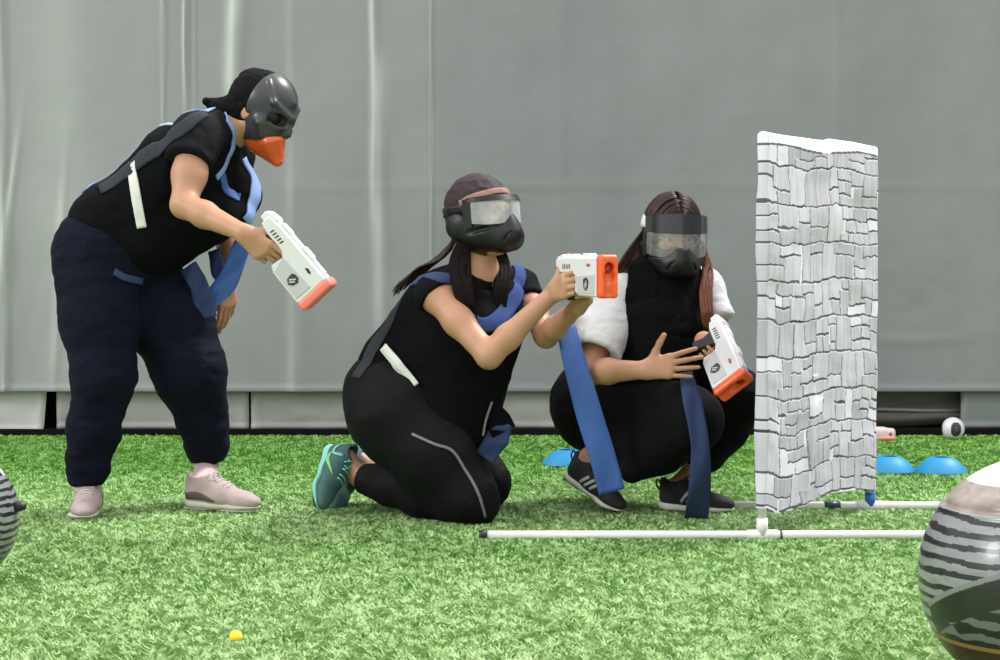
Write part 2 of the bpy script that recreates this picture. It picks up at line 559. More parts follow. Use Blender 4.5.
def cam_hit(S, px, py, y0=4.9, y1=6.9):
    """where the line of sight through (px, py) meets the surface; else the nearest surface point"""
    o = P(px, py, y0); d = nrm(P(px, py, y1) - o); L = np.linalg.norm(P(px, py, y1) - o)
    t = 0; best = (9, 0)
    for _ in range(160):
        v = float(S.at((o + d * t)[None])[0])
        if v < best[0]: best = (v, t)
        if v < 0.0006: break
        t += max(0.0008, v * 0.6)
        if t > L: break
    p = o + d * best[1]
    for _ in range(6):
        p = p - S.grad(p[None])[0] * float(S.at(p[None])[0]) * 0.8
    return p
def smooth_path(pts, n):
    pts = np.asarray(pts, float)
    if len(pts) == 2:
        return [pts[0] + (pts[1] - pts[0]) * t for t in np.linspace(0, 1, n)]
    out = []
    Pp = np.vstack([2 * pts[0] - pts[1], pts, 2 * pts[-1] - pts[-2]])
    m = len(pts) - 1
    for j in range(n):
        u = j / (n - 1) * m
        i = min(int(u), m - 1); t = u - i
        a, b, c, d = Pp[i], Pp[i + 1], Pp[i + 2], Pp[i + 3]
        out.append(0.5 * ((2 * b) + (c - a) * t + (2 * a - 5 * b + 4 * c - d) * t * t + (3 * b - a - 3 * c + d) * t ** 3))
    return out
def strip(name, S, path, w, material, parent, t=0.003, lift=0.0025, nl=7, cross=None):
    """a band of cloth of width w lying on the surface of S along path (world points)"""
    path = np.asarray(path)
    ws = w if isinstance(w, (list, tuple, np.ndarray)) else [w] * len(path)
    ws = np.interp(np.linspace(0, 1, len(path)), np.linspace(0, 1, len(ws)), ws)
    for _ in range(4):
        path = path - S.grad(path) * S.at(path)[:, None]
    N = S.grad(path)
    T = np.gradient(path, axis=0)
    T = T / (np.linalg.norm(T, axis=1, keepdims=True) + 1e-9)
    Sd = np.cross(T, N)
    Sd = Sd / (np.linalg.norm(Sd, axis=1, keepdims=True) + 1e-9)
    us = np.linspace(-0.5, 0.5, nl)
    grid = path[:, None, :] + Sd[:, None, :] * (us[None, :] * ws[:, None])[..., None]
    for _ in range(3):
        grid = grid - S.grad(grid) * S.at(grid)[..., None] * 0.9
    g = S.grad(grid)
    top = grid + g * (lift + t); bot = grid + g * (lift - 0.002)
    V = np.concatenate([top.reshape(-1, 3), bot.reshape(-1, 3)])
    n = len(path); off = n * nl; Fc = []
    for i in range(n - 1):
        for j in range(nl - 1):
            a = i * nl + j
            Fc.append((a, a + 1, a + 1 + nl, a + nl))
            Fc.append((off + a, off + a + nl, off + a + 1 + nl, off + a + 1))
    for i in range(n - 1):
        a = i * nl; Fc.append((a, a + nl, off + a + nl, off + a))
        a = i * nl + nl - 1; Fc.append((a + nl, a, off + a, off + a + nl))
    for j in range(nl - 1):
        Fc.append((j + 1, j, off + j, off + j + 1))
        a = (n - 1) * nl + j; Fc.append((a, a + 1, off + a + 1, off + a))
    return mesh_obj(name, V, Fc, material, parent)
def strip_px(name, S, pxs, w, material, parent, n=24, **kw):
    pts = [cam_hit(S, *p) for p in pxs]
    return strip(name, S, smooth_path(pts, n), w, material, parent, **kw)
def ribbon(name, pts, wdir, w, material, parent, t=0.003, n=26, wave=0.0):
    """a free-hanging band of webbing"""
    path = np.array(smooth_path(pts, n))
    ws = w if isinstance(w, (list, tuple)) else [w, w]
    ws = np.interp(np.linspace(0, 1, n), np.linspace(0, 1, len(ws)), ws)
    wd = nrm(wdir); V = []
    T = np.gradient(path, axis=0)
    nl = 7
    top = []; bot = []
    for i in range(n):
        tt = nrm(T[i]); s_ = nrm(wd - tt * np.dot(wd, tt)); nn = np.cross(tt, s_)
        for j in range(nl):
            u = j / (nl - 1) - 0.5
            off = wave * math.sin(3.1 * i / n * 4 + u * 5)
            c = path[i] + s_ * u * ws[i] + nn * off
            top.append(c + nn * t / 2); bot.append(c - nn * t / 2)
    V = top + bot; o_ = n * nl; Fc = []
    for i in range(n - 1):
        for j in range(nl - 1):
            a = i * nl + j
            Fc.append((a, a + 1, a + 1 + nl, a + nl))
            Fc.append((o_ + a, o_ + a + nl, o_ + a + 1 + nl, o_ + a + 1))
        a = i * nl; Fc.append((a, a + nl, o_ + a + nl, o_ + a))
        a = i * nl + nl - 1; Fc.append((a + nl, a, o_ + a, o_ + a + nl))
    for j in range(nl - 1):
        Fc.append((j + 1, j, o_ + j, o_ + j + 1))
        a = (n - 1) * nl + j; Fc.append((a, a + 1, o_ + a + 1, o_ + a))
    return mesh_obj(name, V, Fc, material, parent)

# ------------------------------------------------------------------ the setting: ground, tent wall
WALLY = 8.2
def build_ground():
    m, nt, b = new_mat('turf_backing')
    tc = nt.nodes.new('ShaderNodeTexCoord')
    n1 = nt.nodes.new('ShaderNodeTexNoise'); n1.inputs['Scale'].default_value = 1.1; n1.inputs['Detail'].default_value = 4
    n2 = nt.nodes.new('ShaderNodeTexNoise'); n2.inputs['Scale'].default_value = 60; n2.inputs['Detail'].default_value = 3
    r = nt.nodes.new('ShaderNodeValToRGB')
    r.color_ramp.elements[0].position = 0.3; r.color_ramp.elements[0].color = (0.13, 0.25, 0.06, 1)
    r.color_ramp.elements[1].position = 0.7; r.color_ramp.elements[1].color = (0.26, 0.38, 0.15, 1)
    mx = nt.nodes.new('ShaderNodeMix'); mx.data_type = 'FLOAT'; mx.inputs[0].default_value = 0.5
    for q in (n1, n2): nt.links.new(tc.outputs['Object'], q.inputs['Vector'])
    nt.links.new(n1.outputs['Fac'], mx.inputs[2]); nt.links.new(n2.outputs['Fac'], mx.inputs[3])
    nt.links.new(mx.outputs[0], r.inputs[0]); nt.links.new(r.outputs[0], b.inputs['Base Color'])
    bp = nt.nodes.new('ShaderNodeBump'); bp.inputs['Strength'].default_value = 0.6; bp.inputs['Distance'].default_value = 0.01
    nt.links.new(n2.outputs['Fac'], bp.inputs['Height']); nt.links.new(bp.outputs[0], b.inputs['Normal'])
    b.inputs['Roughness'].default_value = 0.9
    nx, ny = 40, 50
    xs = np.linspace(-7, 7, nx); ys = np.linspace(-2, 9.5, ny)
    V = [(x, y, 0) for y in ys for x in xs]
    Fc = [(j * nx + i, j * nx + i + 1, (j + 1) * nx + i + 1, (j + 1) * nx + i) for j in range(ny - 1) for i in range(nx - 1)]
    tag(mesh_obj('floor', V, Fc, m), 'green artificial turf ground of the playing field', 'ground', kind='structure')
    # blades
    m2, nt, b = new_mat('turf_blades')
    a = nt.nodes.new('ShaderNodeAttribute'); a.attribute_name = 'pattern'
    nt.links.new(a.outputs['Color'], b.inputs['Base Color'])
    b.inputs['Roughness'].default_value = 0.6
    b.inputs['Specular IOR Level'].default_value = 0.3
    N = 480000
    Y = 3.3 + (8.15 - 3.3) * RNG.random(N) ** 1.15
    half = Y * 0.33 + 0.25
    X = (RNG.random(N) * 2 - 1) * half
    base = np.stack([X, Y, np.zeros(N)], 1)
    ang = RNG.random(N) * 6.283
    clump = vnoise(np.stack([X * 62, Y * 40, X * 0], 1))
    clump2 = vnoise(np.stack([X * 25 + 9, Y * 20, X * 0], 1))
    ang = ang * 0.35 + clump * 9
    Hh = 0.007 + 0.006 * RNG.random(N) + 0.004 * clump2
    wd = 0.0012 + 0.0010 * RNG.random(N)
    wd = wd * (0.75 + Y * 0.09)
    dirv = np.stack([np.cos(ang), np.sin(ang), np.zeros(N)], 1)
    sdv = np.stack([-np.sin(ang), np.cos(ang), np.zeros(N)], 1)
    lean = (0.006 + 0.016 * RNG.random(N))[:, None]
    tip = base + dirv * lean + np.stack([np.zeros(N), np.zeros(N), Hh], 1)
    mid = base + dirv * lean * 0.4 + np.stack([np.zeros(N), np.zeros(N), Hh * 0.65], 1)
    V = np.stack([base - sdv * wd[:, None], base + sdv * wd[:, None], mid + sdv * wd[:, None] * .8, tip, mid - sdv * wd[:, None] * .8], 1).reshape(-1, 3)
    Q = (np.arange(N)[:, None] * 5 + np.arange(5)[None])
    o = mesh_obj('turf_blades', V, Q, m2, smooth=False)
    big = fbm(np.stack([X * 1.2, Y * 2.0, X * 0], 1), 3)
    rnd = RNG.random(N)
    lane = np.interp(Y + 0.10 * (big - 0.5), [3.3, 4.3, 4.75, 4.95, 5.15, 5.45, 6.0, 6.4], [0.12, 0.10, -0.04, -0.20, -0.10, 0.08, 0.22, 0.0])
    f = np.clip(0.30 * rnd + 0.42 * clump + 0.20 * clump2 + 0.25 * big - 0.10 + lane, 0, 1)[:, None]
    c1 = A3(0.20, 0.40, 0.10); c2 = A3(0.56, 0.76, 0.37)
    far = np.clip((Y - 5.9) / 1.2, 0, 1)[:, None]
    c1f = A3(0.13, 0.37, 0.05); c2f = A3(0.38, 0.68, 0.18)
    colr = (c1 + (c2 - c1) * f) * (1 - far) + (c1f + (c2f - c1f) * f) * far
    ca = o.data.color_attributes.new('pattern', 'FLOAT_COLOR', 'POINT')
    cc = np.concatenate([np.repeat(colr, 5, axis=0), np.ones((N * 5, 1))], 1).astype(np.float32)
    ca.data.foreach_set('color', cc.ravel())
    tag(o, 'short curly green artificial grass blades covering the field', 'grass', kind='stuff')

def wall_mat(name, c1, c2, scale=0.8, rough=0.6, streaks=True):
    m, nt, b = new_mat(name)
    tc = nt.nodes.new('ShaderNodeTexCoord')
    mp = nt.nodes.new('ShaderNodeMapping'); mp.inputs['Scale'].default_value = (3.2, 1, 0.35)
    n1 = nt.nodes.new('ShaderNodeTexNoise'); n1.inputs['Scale'].default_value = scale; n1.inputs['Detail'].default_value = 6
    n2 = nt.nodes.new('ShaderNodeTexNoise'); n2.inputs['Scale'].default_value = 3.5; n2.inputs['Detail'].default_value = 8
    nt.links.new(tc.outputs['Object'], mp.inputs[0])
    nt.links.new(mp.outputs[0] if streaks else tc.outputs['Object'], n1.inputs['Vector'])
    nt.links.new(tc.outputs['Object'], n2.inputs['Vector'])
    mx = nt.nodes.new('ShaderNodeMix'); mx.data_type = 'FLOAT'; mx.inputs[0].default_value = 0.4
    nt.links.new(n1.outputs['Fac'], mx.inputs[2]); nt.links.new(n2.outputs['Fac'], mx.inputs[3])
    r = nt.nodes.new('ShaderNodeValToRGB')
    r.color_ramp.elements[0].position = 0.3; r.color_ramp.elements[0].color = (*c1, 1)
    r.color_ramp.elements[1].position = 0.7; r.color_ramp.elements[1].color = (*c2, 1)
    nt.links.new(mx.outputs[0], r.inputs[0]); nt.links.new(r.outputs[0], b.inputs['Base Color'])
    n3 = nt.nodes.new('ShaderNodeTexNoise'); n3.inputs['Scale'].default_value = 9; n3.inputs['Detail'].default_value = 5
    nt.links.new(tc.outputs['Object'], n3.inputs['Vector'])
    bp = nt.nodes.new('ShaderNodeBump'); bp.inputs['Strength'].default_value = 0.35; bp.inputs['Distance'].default_value = 0.01
    nt.links.new(n3.outputs['Fac'], bp.inputs['Height']); nt.links.new(bp.outputs[0], b.inputs['Normal'])
    b.inputs['Roughness'].default_value = rough
    return m
def XW(px): return (px - 500) / F * WALLY
def ZW(py): return P(500, py, WALLY)[2]
def build_wall():
    m = wall_mat('grey_green_tarpaulin', (0.190, 0.200, 0.207), (0.238, 0.246, 0.252))
    z0 = ZW(391); z1 = 3.3
    nx, nz = 900, 150
    xs = np.concatenate([np.linspace(-6, -2.6, 60)[:-1], np.linspace(-2.6, 2.6, 780), np.linspace(2.6, 6, 62)[1:]]); zs = z0 + (z1 - z0) * np.linspace(0, 1, nz)
    X, Z = np.meshgrid(xs, zs)
    D = 0.010 * np.sin(X * 2.1 + 0.8) + 0.03 * (fbm(np.stack([X * 0.9, Z * 0.35, X * 0], -1), 3) - 0.5)
    D += 0.010 * (fbm(np.stack([X * 5, Z * 3, X * 0 + 4], -1), 3) - 0.5)
    def fold(px, w, amp, za=-9, zb=9, slant=0.0):
        x0 = XW(px) + slant * (Z - 1.2)
        e = np.exp(-((X - x0) / w) ** 2)
        g = 1 / (1 + np.exp(-(Z - za) * 9)) * 1 / (1 + np.exp((Z - zb) * 9))
        return -amp * e * g
    D += fold(3, 0.018, 0.020)
    D += fold(165, 0.008, 0.012, ZW(110)) + fold(187, 0.008, 0.016, ZW(115)) + fold(197, 0.007, 0.006, ZW(110))
    D += fold(232, 0.030, 0.030, ZW(100), 9, 0.025)
    D += fold(374, 0.012, 0.018, ZW(190)) + fold(380, 0.028, 0.020, ZW(330), ZW(60), -0.01)
    D += fold(432, 0.006, 0.007) + fold(15, 0.018, 0.014, 0, ZW(150), 0.14) + fold(66, 0.02, 0.012, 0.3, ZW(180), 0.06)
    D += fold(293, 0.02, 0.006) + fold(560, 0.03, 0.004) + fold(835, 0.02, 0.003) + fold(300, 0.05, 0.010, 0, ZW(250))
    # horizontal weld and the bowed dents of the right hand panel
    D += -0.004 * np.exp(-((Z - ZW(186) - 0.01 * np.sin(X * 2)) / 0.010) ** 2) / (1 + np.exp(-(X - XW(270)) * 20))
    D += -0.006 * np.exp(-(((Z - ZW(341) - 0.35 * (X - XW(915)) ** 2) / 0.02) ** 2)) * np.exp(-((X - XW(915)) / 0.25) ** 2)
    D += 0.010 * (fbm(np.stack([X * 9, Z * 12, X * 0], -1), 3) - 0.5) * np.exp(-((X - XW(930)) / 0.22) ** 2 - ((Z - ZW(290)) / 0.25) ** 2)
    D += -0.012 * np.exp(-((Z - z0) / 0.012) ** 2)
    painted_light = np.zeros_like(X)
    def crease_highlight(px, w, a, za=-9, zb=9, slant=0.0):
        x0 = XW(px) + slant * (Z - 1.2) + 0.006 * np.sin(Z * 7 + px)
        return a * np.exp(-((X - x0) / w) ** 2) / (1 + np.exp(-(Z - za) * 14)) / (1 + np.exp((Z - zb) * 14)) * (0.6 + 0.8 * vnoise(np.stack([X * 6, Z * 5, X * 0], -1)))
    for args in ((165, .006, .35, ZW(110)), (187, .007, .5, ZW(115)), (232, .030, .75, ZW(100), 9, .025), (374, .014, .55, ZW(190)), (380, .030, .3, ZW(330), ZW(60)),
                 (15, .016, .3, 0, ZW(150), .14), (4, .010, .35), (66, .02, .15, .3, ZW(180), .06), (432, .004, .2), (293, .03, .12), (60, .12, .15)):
        painted_light = painted_light + crease_highlight(*args)
    pale = 1 / (1 + np.exp((X - XW(432)) * 60)); painted_light = painted_light + 0.10 * pale + 0.10 / (1 + np.exp((X - XW(170)) * 4))   # paler left panel, with its brighter light painted in too
    painted_light = np.clip(painted_light, 0, 1)
    V = np.stack([X, WALLY + D, Z], -1).reshape(-1, 3)
    idx = np.arange(nx * nz).reshape(nz, nx)
    Q = np.stack([idx[:-1, :-1].ravel(), idx[:-1, 1:].ravel(), idx[1:, 1:].ravel(), idx[1:, :-1].ravel()], 1)
    o = mesh_obj('wall_back', V, Q, m)
    ca = o.data.color_attributes.new('painted_light', 'FLOAT_COLOR', 'POINT')
    ca.data.foreach_set('color', np.repeat(painted_light.reshape(-1, 1), 4, axis=1).astype(np.float32).ravel())
    nt = m.node_tree; b = nt.nodes['Principled BSDF']
    at = nt.nodes.new('ShaderNodeAttribute'); at.attribute_name = 'painted_light'
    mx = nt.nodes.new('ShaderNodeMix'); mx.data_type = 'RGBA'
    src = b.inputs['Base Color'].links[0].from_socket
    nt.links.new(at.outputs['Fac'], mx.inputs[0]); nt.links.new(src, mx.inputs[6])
    mx.inputs[7].default_value = (0.56, 0.58, 0.56, 1)          # pale tone painting highlights on the creases and light on the left
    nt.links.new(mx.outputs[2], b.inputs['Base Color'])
    sol = o.modifiers.new('thickness', 'SOLIDIFY'); sol.thickness = 0.004; sol.offset = -1
    tag(o, 'grey green vinyl tent wall with vertical folds behind the players', 'tent wall', kind='structure')
    # board added to block light and keep the gap under the hem dark
    a = Acc(); a.box((0, WALLY + 0.30, 1.62), 6, 0.02, 1.66)
    tag(a.build('wall_shade_board', mat('gap_shade_board', (0.006, 0.006, 0.006), 0.9, noise=(3, 0.3))), 'added dark board for the shade in the gap under the tent wall', 'shade board', kind='structure')
    a = Acc(); a.box((0, WALLY + 0.10, 0.016), 6, 0.09, 0.014, None, 0.004)  # strip added to darken the lit ground under the skirt
    tag(a.build('gap_shade_strip', mat('gap_shade_black', (0.004, 0.004, 0.004), 0.8, noise=(6, 0.3), spec=0.1)), 'added black strip for the shade in the gap under the tent wall', 'shade strip', kind='structure')
    # pale weighted skirt panels hanging under the hem
    pale = wall_mat('pale_skirt_vinyl', (0.46, 0.45, 0.45), (0.60, 0.59, 0.59), 2.0, 0.5, False)
    mid = wall_mat('grey_skirt_vinyl', (0.30, 0.295, 0.29), (0.40, 0.395, 0.385), 2.0, 0.5, False)
    green = wall_mat('green_skirt_vinyl', (0.175, 0.195, 0.195), (0.22, 0.235, 0.235), 2.0, 0.6, False)
    panels = [(-260, 44, 434, pale, 0.02), (53, 247, 431, mid, 0.0), (249, 480, 431, mid, 0.0), (482, 630, 430, mid, 0.0),
              (632, 862, 431, green, 0.0), (964, 1160, 430, green, 0.0)]
    for i, (xa, xb, yb, mm, sk) in enumerate(panels):
        n = 46; k = 20
        u, v = np.meshgrid(np.linspace(0, 1, n), np.linspace(0, 1, k))
        x = XW(xa) + (XW(xb) - XW(xa)) * u - sk * (1 - v) * (u > 0.97)
        z = ZW(yb) + (z0 + 0.02 - ZW(yb)) * v
        d = -0.012 * np.sin(v * 3.14) + 0.022 * (fbm(np.stack([x * 7, z * 9, x * 0 + i], -1), 3) - 0.5)
        edge = np.minimum(np.minimum(u, 1 - u) * (xb - xa) / 60, np.minimum(v, 1.0) * 1.0)
        d += -0.010 * np.exp(-(np.minimum(u, 1 - u) * (XW(xb) - XW(xa)) / 0.015 - 1.5) ** 2) - 0.012 * np.exp(-((v - 0.08) / 0.05) ** 2)
        V = np.stack([x, WALLY + 0.05 + d, z], -1).reshape(-1, 3)
        idx = np.arange(n * k).reshape(k, n)
        Q = np.stack([idx[:-1, :-1].ravel(), idx[:-1, 1:].ravel(), idx[1:, 1:].ravel(), idx[1:, :-1].ravel()], 1)
        o = mesh_obj('trim_%d' % (i + 1), V, Q, mm)
        sol = o.modifiers.new('thickness', 'SOLIDIFY'); sol.thickness = 0.012; sol.offset = -1
        tag(o, None, None, kind='structure')
    # sagging liner and its pipe inside the open stretch of skirt
    lin = wall_mat('brown_liner', (0.085, 0.085, 0.075), (0.15, 0.145, 0.125), 3.0, 0.7, False)
    n, k = 60, 26
    u, v = np.meshgrid(np.linspace(0, 1, n), np.linspace(0, 1, k))
    x = XW(855) + (XW(970) - XW(855)) * u
    z = ZW(428) + (z0 + 0.03 - ZW(428)) * v - 0.02 * (1 - v) * np.sin(u * 3 + 0.5) ** 2 * 0.6
    d = 0.05 * (v < 0.5) * np.sin(v * 6.2) + 0.02 * (fbm(np.stack([x * 4, z * 20, x * 0], -1), 3) - 0.5)
    V = np.stack([x, WALLY + 0.14 - d, z], -1).reshape(-1, 3)
    idx = np.arange(n * k).reshape(k, n)
    Q = np.stack([idx[:-1, :-1].ravel(), idx[:-1, 1:].ravel(), idx[1:, 1:].ravel(), idx[1:, :-1].ravel()], 1)
    o = mesh_obj('trim_8', V, Q, lin); tag(o, None, None, kind='structure')
    sol = o.modifiers.new('thickness', 'SOLIDIFY'); sol.thickness = 0.01
    a = Acc(); a.tube([(XW(850), WALLY + 0.09, ZW(410)), (XW(920), WALLY + 0.09, ZW(412)), (XW(966), WALLY + 0.09, ZW(412.5))], 0.008)
    tag(a.build('trim_9', mat('grey_rail', (0.26, 0.26, 0.24), 0.5, noise=(5, 0.1)), smooth=True), None, None, kind='structure')

# ------------------------------------------------------------------ people: shared pieces
def head_body(S, c, R, grow=0.0, face=True):
    """adds a head; R columns forward, left, up. c is the middle of the skull"""
    L = lambda x, y, z: c + R @ A3(x, y, z)
    g = grow
    S.ell(L(-0.012, 0, 0.028), (0.094 + g, 0.076 + g, 0.088 + g), R, 0.02)
    S.ell(L(0.022, 0, -0.042), (0.066 + g, 0.058 + g, 0.072 + g), R, 0.03)
    S.cone(L(0.055, 0, -0.098), L(0.048, 0, -0.092), 0.026 + g, k=0.03)
    for s in (-1, 1):
        S.cone(L(-0.005, s * 0.050, -0.055), L(0.045, s * 0.020, -0.098), 0.018 + g, k=0.03)
        S.ell(L(0.055, s * 0.036, -0.028), (0.028 + g, 0.022 + g, 0.022 + g), R, 0.02)
    if face:
        S.cone(L(0.083, 0, 0.004), L(0.102, 0, -0.030), 0.008, 0.0115, k=0.014)
        for s in (-1, 1):
            S.cone(L(0.094, s * 0.011, -0.034), L(0.090, s * 0.012, -0.034), 0.007, k=0.008)
            S.ell(L(0.092, s * 0.032, 0.006), (0.016, 0.018, 0.012), R, 0.012, 's')
            S.cone(L(0.079, s * 0.014, 0.023), L(0.070, s * 0.046, 0.025), 0.008, 0.006, k=0.014)
            S.cone(L(0.0785, s * 0.023, 0.0105), L(0.0745, s * 0.042, 0.0095), 0.0050, k=0.004)
            S.cone(L(0.0765, s * 0.023, -0.0050), L(0.0725, s * 0.042, -0.0045), 0.0045, k=0.004)
            S.ell(L(-0.004, s * 0.078, -0.010), (0.019, 0.008, 0.031), R, 0.006)
            S.ell(L(0.004, s * 0.086, -0.008), (0.009, 0.006, 0.017), R, 0.005, 's')
        S.cone(L(0.079, -0.018, -0.062), L(0.079, 0.018, -0.062), 0.006, k=0.008, flat=(R[:, 2], 0.6))
        S.cone(L(0.085, -0.010, -0.060), L(0.085, 0.010, -0.060), 0.006, k=0.008)
        S.cone(L(0.083, -0.010, -0.073), L(0.083, 0.010, -0.073), 0.007, k=0.008)
def eyes(c, R, parent):
    for s in (-1, 1):
        o = c + R @ A3(0.0665, s * 0.032, 0.002)
        a = Acc(); n = 10
        a.lathe([(0.0125 * math.sin(t), -0.0125 * math.cos(t)) for t in np.linspace(0.001, 3.14, n)], o, R @ np.array([[0, 0, 1], [0, 1, 0], [-1, 0, 0]], float), 16)
        e = a.build('eye', M['eyewhite'], parent, True)
        b = Acc()
        b.lathe([(0.0001, 0.0132), (0.003, 0.0130), (0.0062, 0.0114)], o, R @ np.array([[0, 0, 1], [0, 1, 0], [-1, 0, 0]], float), 16)
        b.build('iris', M['iris'], e, True)
def hand(S, w, d, n, side, curls, spread=0.10, thumb=(0.7, 0.6, 0.25), tcurl=0.25, sc=1.0, wr=0.024):
    """w wrist, d along the palm, n out of the palm, side 'R' or 'L'. curls: per finger (base, mid, tip) bends"""
    d = nrm(d); n = nrm(n - d * np.dot(n, d)); s = np.cross(d, n) * (1 if side == 'R' else -1)
    offs = [0.029, 0.0095, -0.0100, -0.0285]
    rad = [0.0092, 0.0094, 0.0089, 0.0079]
    kn = [0.083, 0.087, 0.082, 0.073]
    lens = [(0.042, 0.025, 0.020), (0.046, 0.029, 0.021), (0.042, 0.026, 0.020), (0.033, 0.020, 0.018)]
    S.cone(w, w + d * 0.03 * sc, wr, 0.022, k=0.02, flat=(n, 0.75))
    tips = []
    for i in range(4):
        kk = w + (d * kn[i] + s * offs[i]) * sc
        S.cone(w + (d * 0.012 + s * offs[i] * 0.45) * sc, kk, 0.0155 * sc, 0.0125 * sc, k=0.016, flat=(n, 0.92))
    for i in range(4):
        p = w + (d * kn[i] + s * offs[i]) * sc
        a = 0.0
        sp = spread * (1.5 - i) / 1.5
        fd = nrm(d * math.cos(sp) + s * math.sin(sp))
        r = rad[i] * sc
        for j in range(3):
            a += curls[i][j]
            v = fd * math.cos(a) + n * math.sin(a)
            q = p + v * lens[i][j] * sc
            S.cone(p, q, r * (1.05 if j == 0 else 1), r * 0.9, k=0.004 if j == 0 else 0.003)
            p = q; r *= 0.9
        tips.append(p)
    tv = nrm(s * thumb[0] + d * thumb[1] + n * thumb[2])
    p = w + (d * 0.022 + s * 0.016) * sc
    q = p + tv * 0.040 * sc
    S.cone(p, q, 0.0165 * sc, 0.0125 * sc, k=0.018)
    for j, (l, r) in enumerate(((0.032, 0.0105), (0.027, 0.0092))):
        tv = nrm(tv + (d * 0.7 + n * 0.5) * tcurl)
        p = q; q = p + tv * l * sc
        S.cone(p, q, r * 1.08 * sc, r * sc, k=0.005)
    return tips, q
def frame_strands(parent, name, lines, r, material, seg=6):
    a = Acc()
    for ln in lines:
        n = 12
        pts = smooth_path(ln, n)
        rr = [r * (0.5 + 0.5 * math.sin(min(1, t * 4) * 1.57)) * (1 - 0.75 * max(0, t - 0.55) / 0.45) for t in np.linspace(0, 1, n)]
        a.tube(pts, rr, seg)
    return a.build(name, material, parent, True)
def shoe(parent, heel, fwd, up, style, side, length=0.255):
    """heel: world point under the back of the heel; fwd and up: the shoe's own axes"""
    R = frame(fwd, up); sc = length / 0.255
    L = lambda x, y, z: np.asarray(heel) + R @ (A3(x, y, z) * sc)
    y1 = 1 if side == 'L' else -1            # outer side
    cols = dict(sport=('shoeblack', 'sole', 'soleblack'), teal=('teal', 'mint', 'soleblack'), pink=('pinkshoe', 'cream', 'cream'))[style]
    U = SDF()
    fl = (R[:, 2], 0.8)
    U.cone(L(0.036, 0, 0.042), L(0.115, 0, 0.042), 0.034 * sc, 0.038 * sc, k=0.02)
    U.cone(L(0.115, 0, 0.040), L(0.190, y1 * 0.004, 0.030), 0.039 * sc, 0.037 * sc, k=0.03, flat=(R[:, 2], 0.72))
    U.cone(L(0.190, y1 * 0.004, 0.030), L(0.222, 0, 0.028), 0.037 * sc, 0.028 * sc, k=0.02, flat=(R[:, 2], 0.68))
    U.cone(L(0.040, 0, 0.055), L(0.046, 0, 0.086), 0.033 * sc, 0.034 * sc, k=0.025)
    U.cone(L(0.075, 0, 0.070), L(0.135, 0, 0.046), 0.030 * sc, 0.028 * sc, k=0.03)
    U.cone(L(0.014, 0, 0.075), L(0.010, 0, 0.098), 0.012 * sc, 0.010 * sc, k=0.02)
    U.cone(L(0.050, 0, 0.085), L(0.046, 0, 0.14), 0.026 * sc, 0.030 * sc, k=0.01, op='s')
    U.cut(L(0, 0, 0.014), -R[:, 2], 0.003)
    upper = sdf_obj('shoe', U, 0.0042, M[cols[0]], parent)
    upper.name = 'shoe'
    B = SDF()
    B.cone(L(0.036, 0, 0.016), L(0.11, 0, 0.016), 0.037 * sc, 0.036 * sc, k=0.02, flat=(R[:, 2], 0.6))
    B.cone(L(0.11, 0, 0.015), L(0.185, y1 * 0.005, 0.015), 0.037 * sc, 0.044 * sc, k=0.02, flat=(R[:, 2], 0.45))
    B.cone(L(0.185, y1 * 0.005, 0.015), L(0.225, 0, 0.019), 0.043 * sc, 0.030 * sc, k=0.02, flat=(R[:, 2], 0.45))
    B.cone(L(0.018, 0, 0.024), L(0.030, 0, 0.024), 0.026 * sc, 0.030 * sc, k=0.01, flat=(R[:, 2], 0.7))
    B.cut(L(0, 0, 0.003), -R[:, 2], 0.002)
    B.cut(L(0, 0, 0.030), R[:, 2] + R[:, 0] * 0.06, 0.003)
    sdf_obj('sole', B, 0.0042, M[cols[1]], upper)
    O = Acc()
    prof = [(0.006, -0.026), (0.05, -0.030), (0.11, -0.028), (0.18, -0.038), (0.225, -0.024), (0.240, 0), (0.225, 0.024), (0.18, 0.038), (0.11, 0.028), (0.05, 0.030), (0.006, 0.026)]
    Rz = np.stack([R[:, 0], -R[:, 2], R[:, 1]], 1)
    O.prism([(x * sc, y * sc) for x, y in prof], -0.004 * sc, 0.0, L(0, 0, 0), Rz, 0.001)
    O.build('outsole', M[cols[2]], upper)
    # laces, tongue
    lc = Acc()
    for i in range(5):
        x = 0.085 + i * 0.017
        pts = [L(x, -0.020, 0.30), L(x + 0.003, 0, 0.30), L(x, 0.020, 0.30)]
        pr = []
        for yy in np.linspace(-0.022, 0.022, 7):
            o = L(x + 0.004 * (i % 2), yy, 0.14)
            for t in np.linspace(0, 0.13, 90):
                q = o - R[:, 2] * t
                if float(U.at(q[None])[0]) < 0.001: break
            pr.append(q + R[:, 2] * 0.001)
        lc.tube(pr, 0.0024, 6)
    for s in (-1, 1):
        b = pr[0] * 0 + L(0.080, 0, 0.098)
        lc.tube(smooth_path([b, b + R @ A3(0.012, s * 0.02, 0.014), b + R @ A3(0.022, s * 0.034, -0.004), b + R @ A3(0.010, s * 0.020, -0.010), b], 12), 0.0018, 6)
        lc.tube(smooth_path([b, b + R @ A3(0.03, s * 0.012, 0.0), b + R @ A3(0.045, s * 0.03, -0.028)], 8), 0.0018, 6)
    lc.build('laces', M['shoeblack' if style == 'sport' else 'lace' if style == 'pink' else 'mint'], upper, True)
    def side_pt(x, z, sg):
        o = L(x, sg * 0.09, z); q = o
        for t in np.linspace(0, 0.09, 120):
            q = o - R[:, 1] * sg * t
            if float(U.at(q[None])[0]) < 0.0005: break
        return q
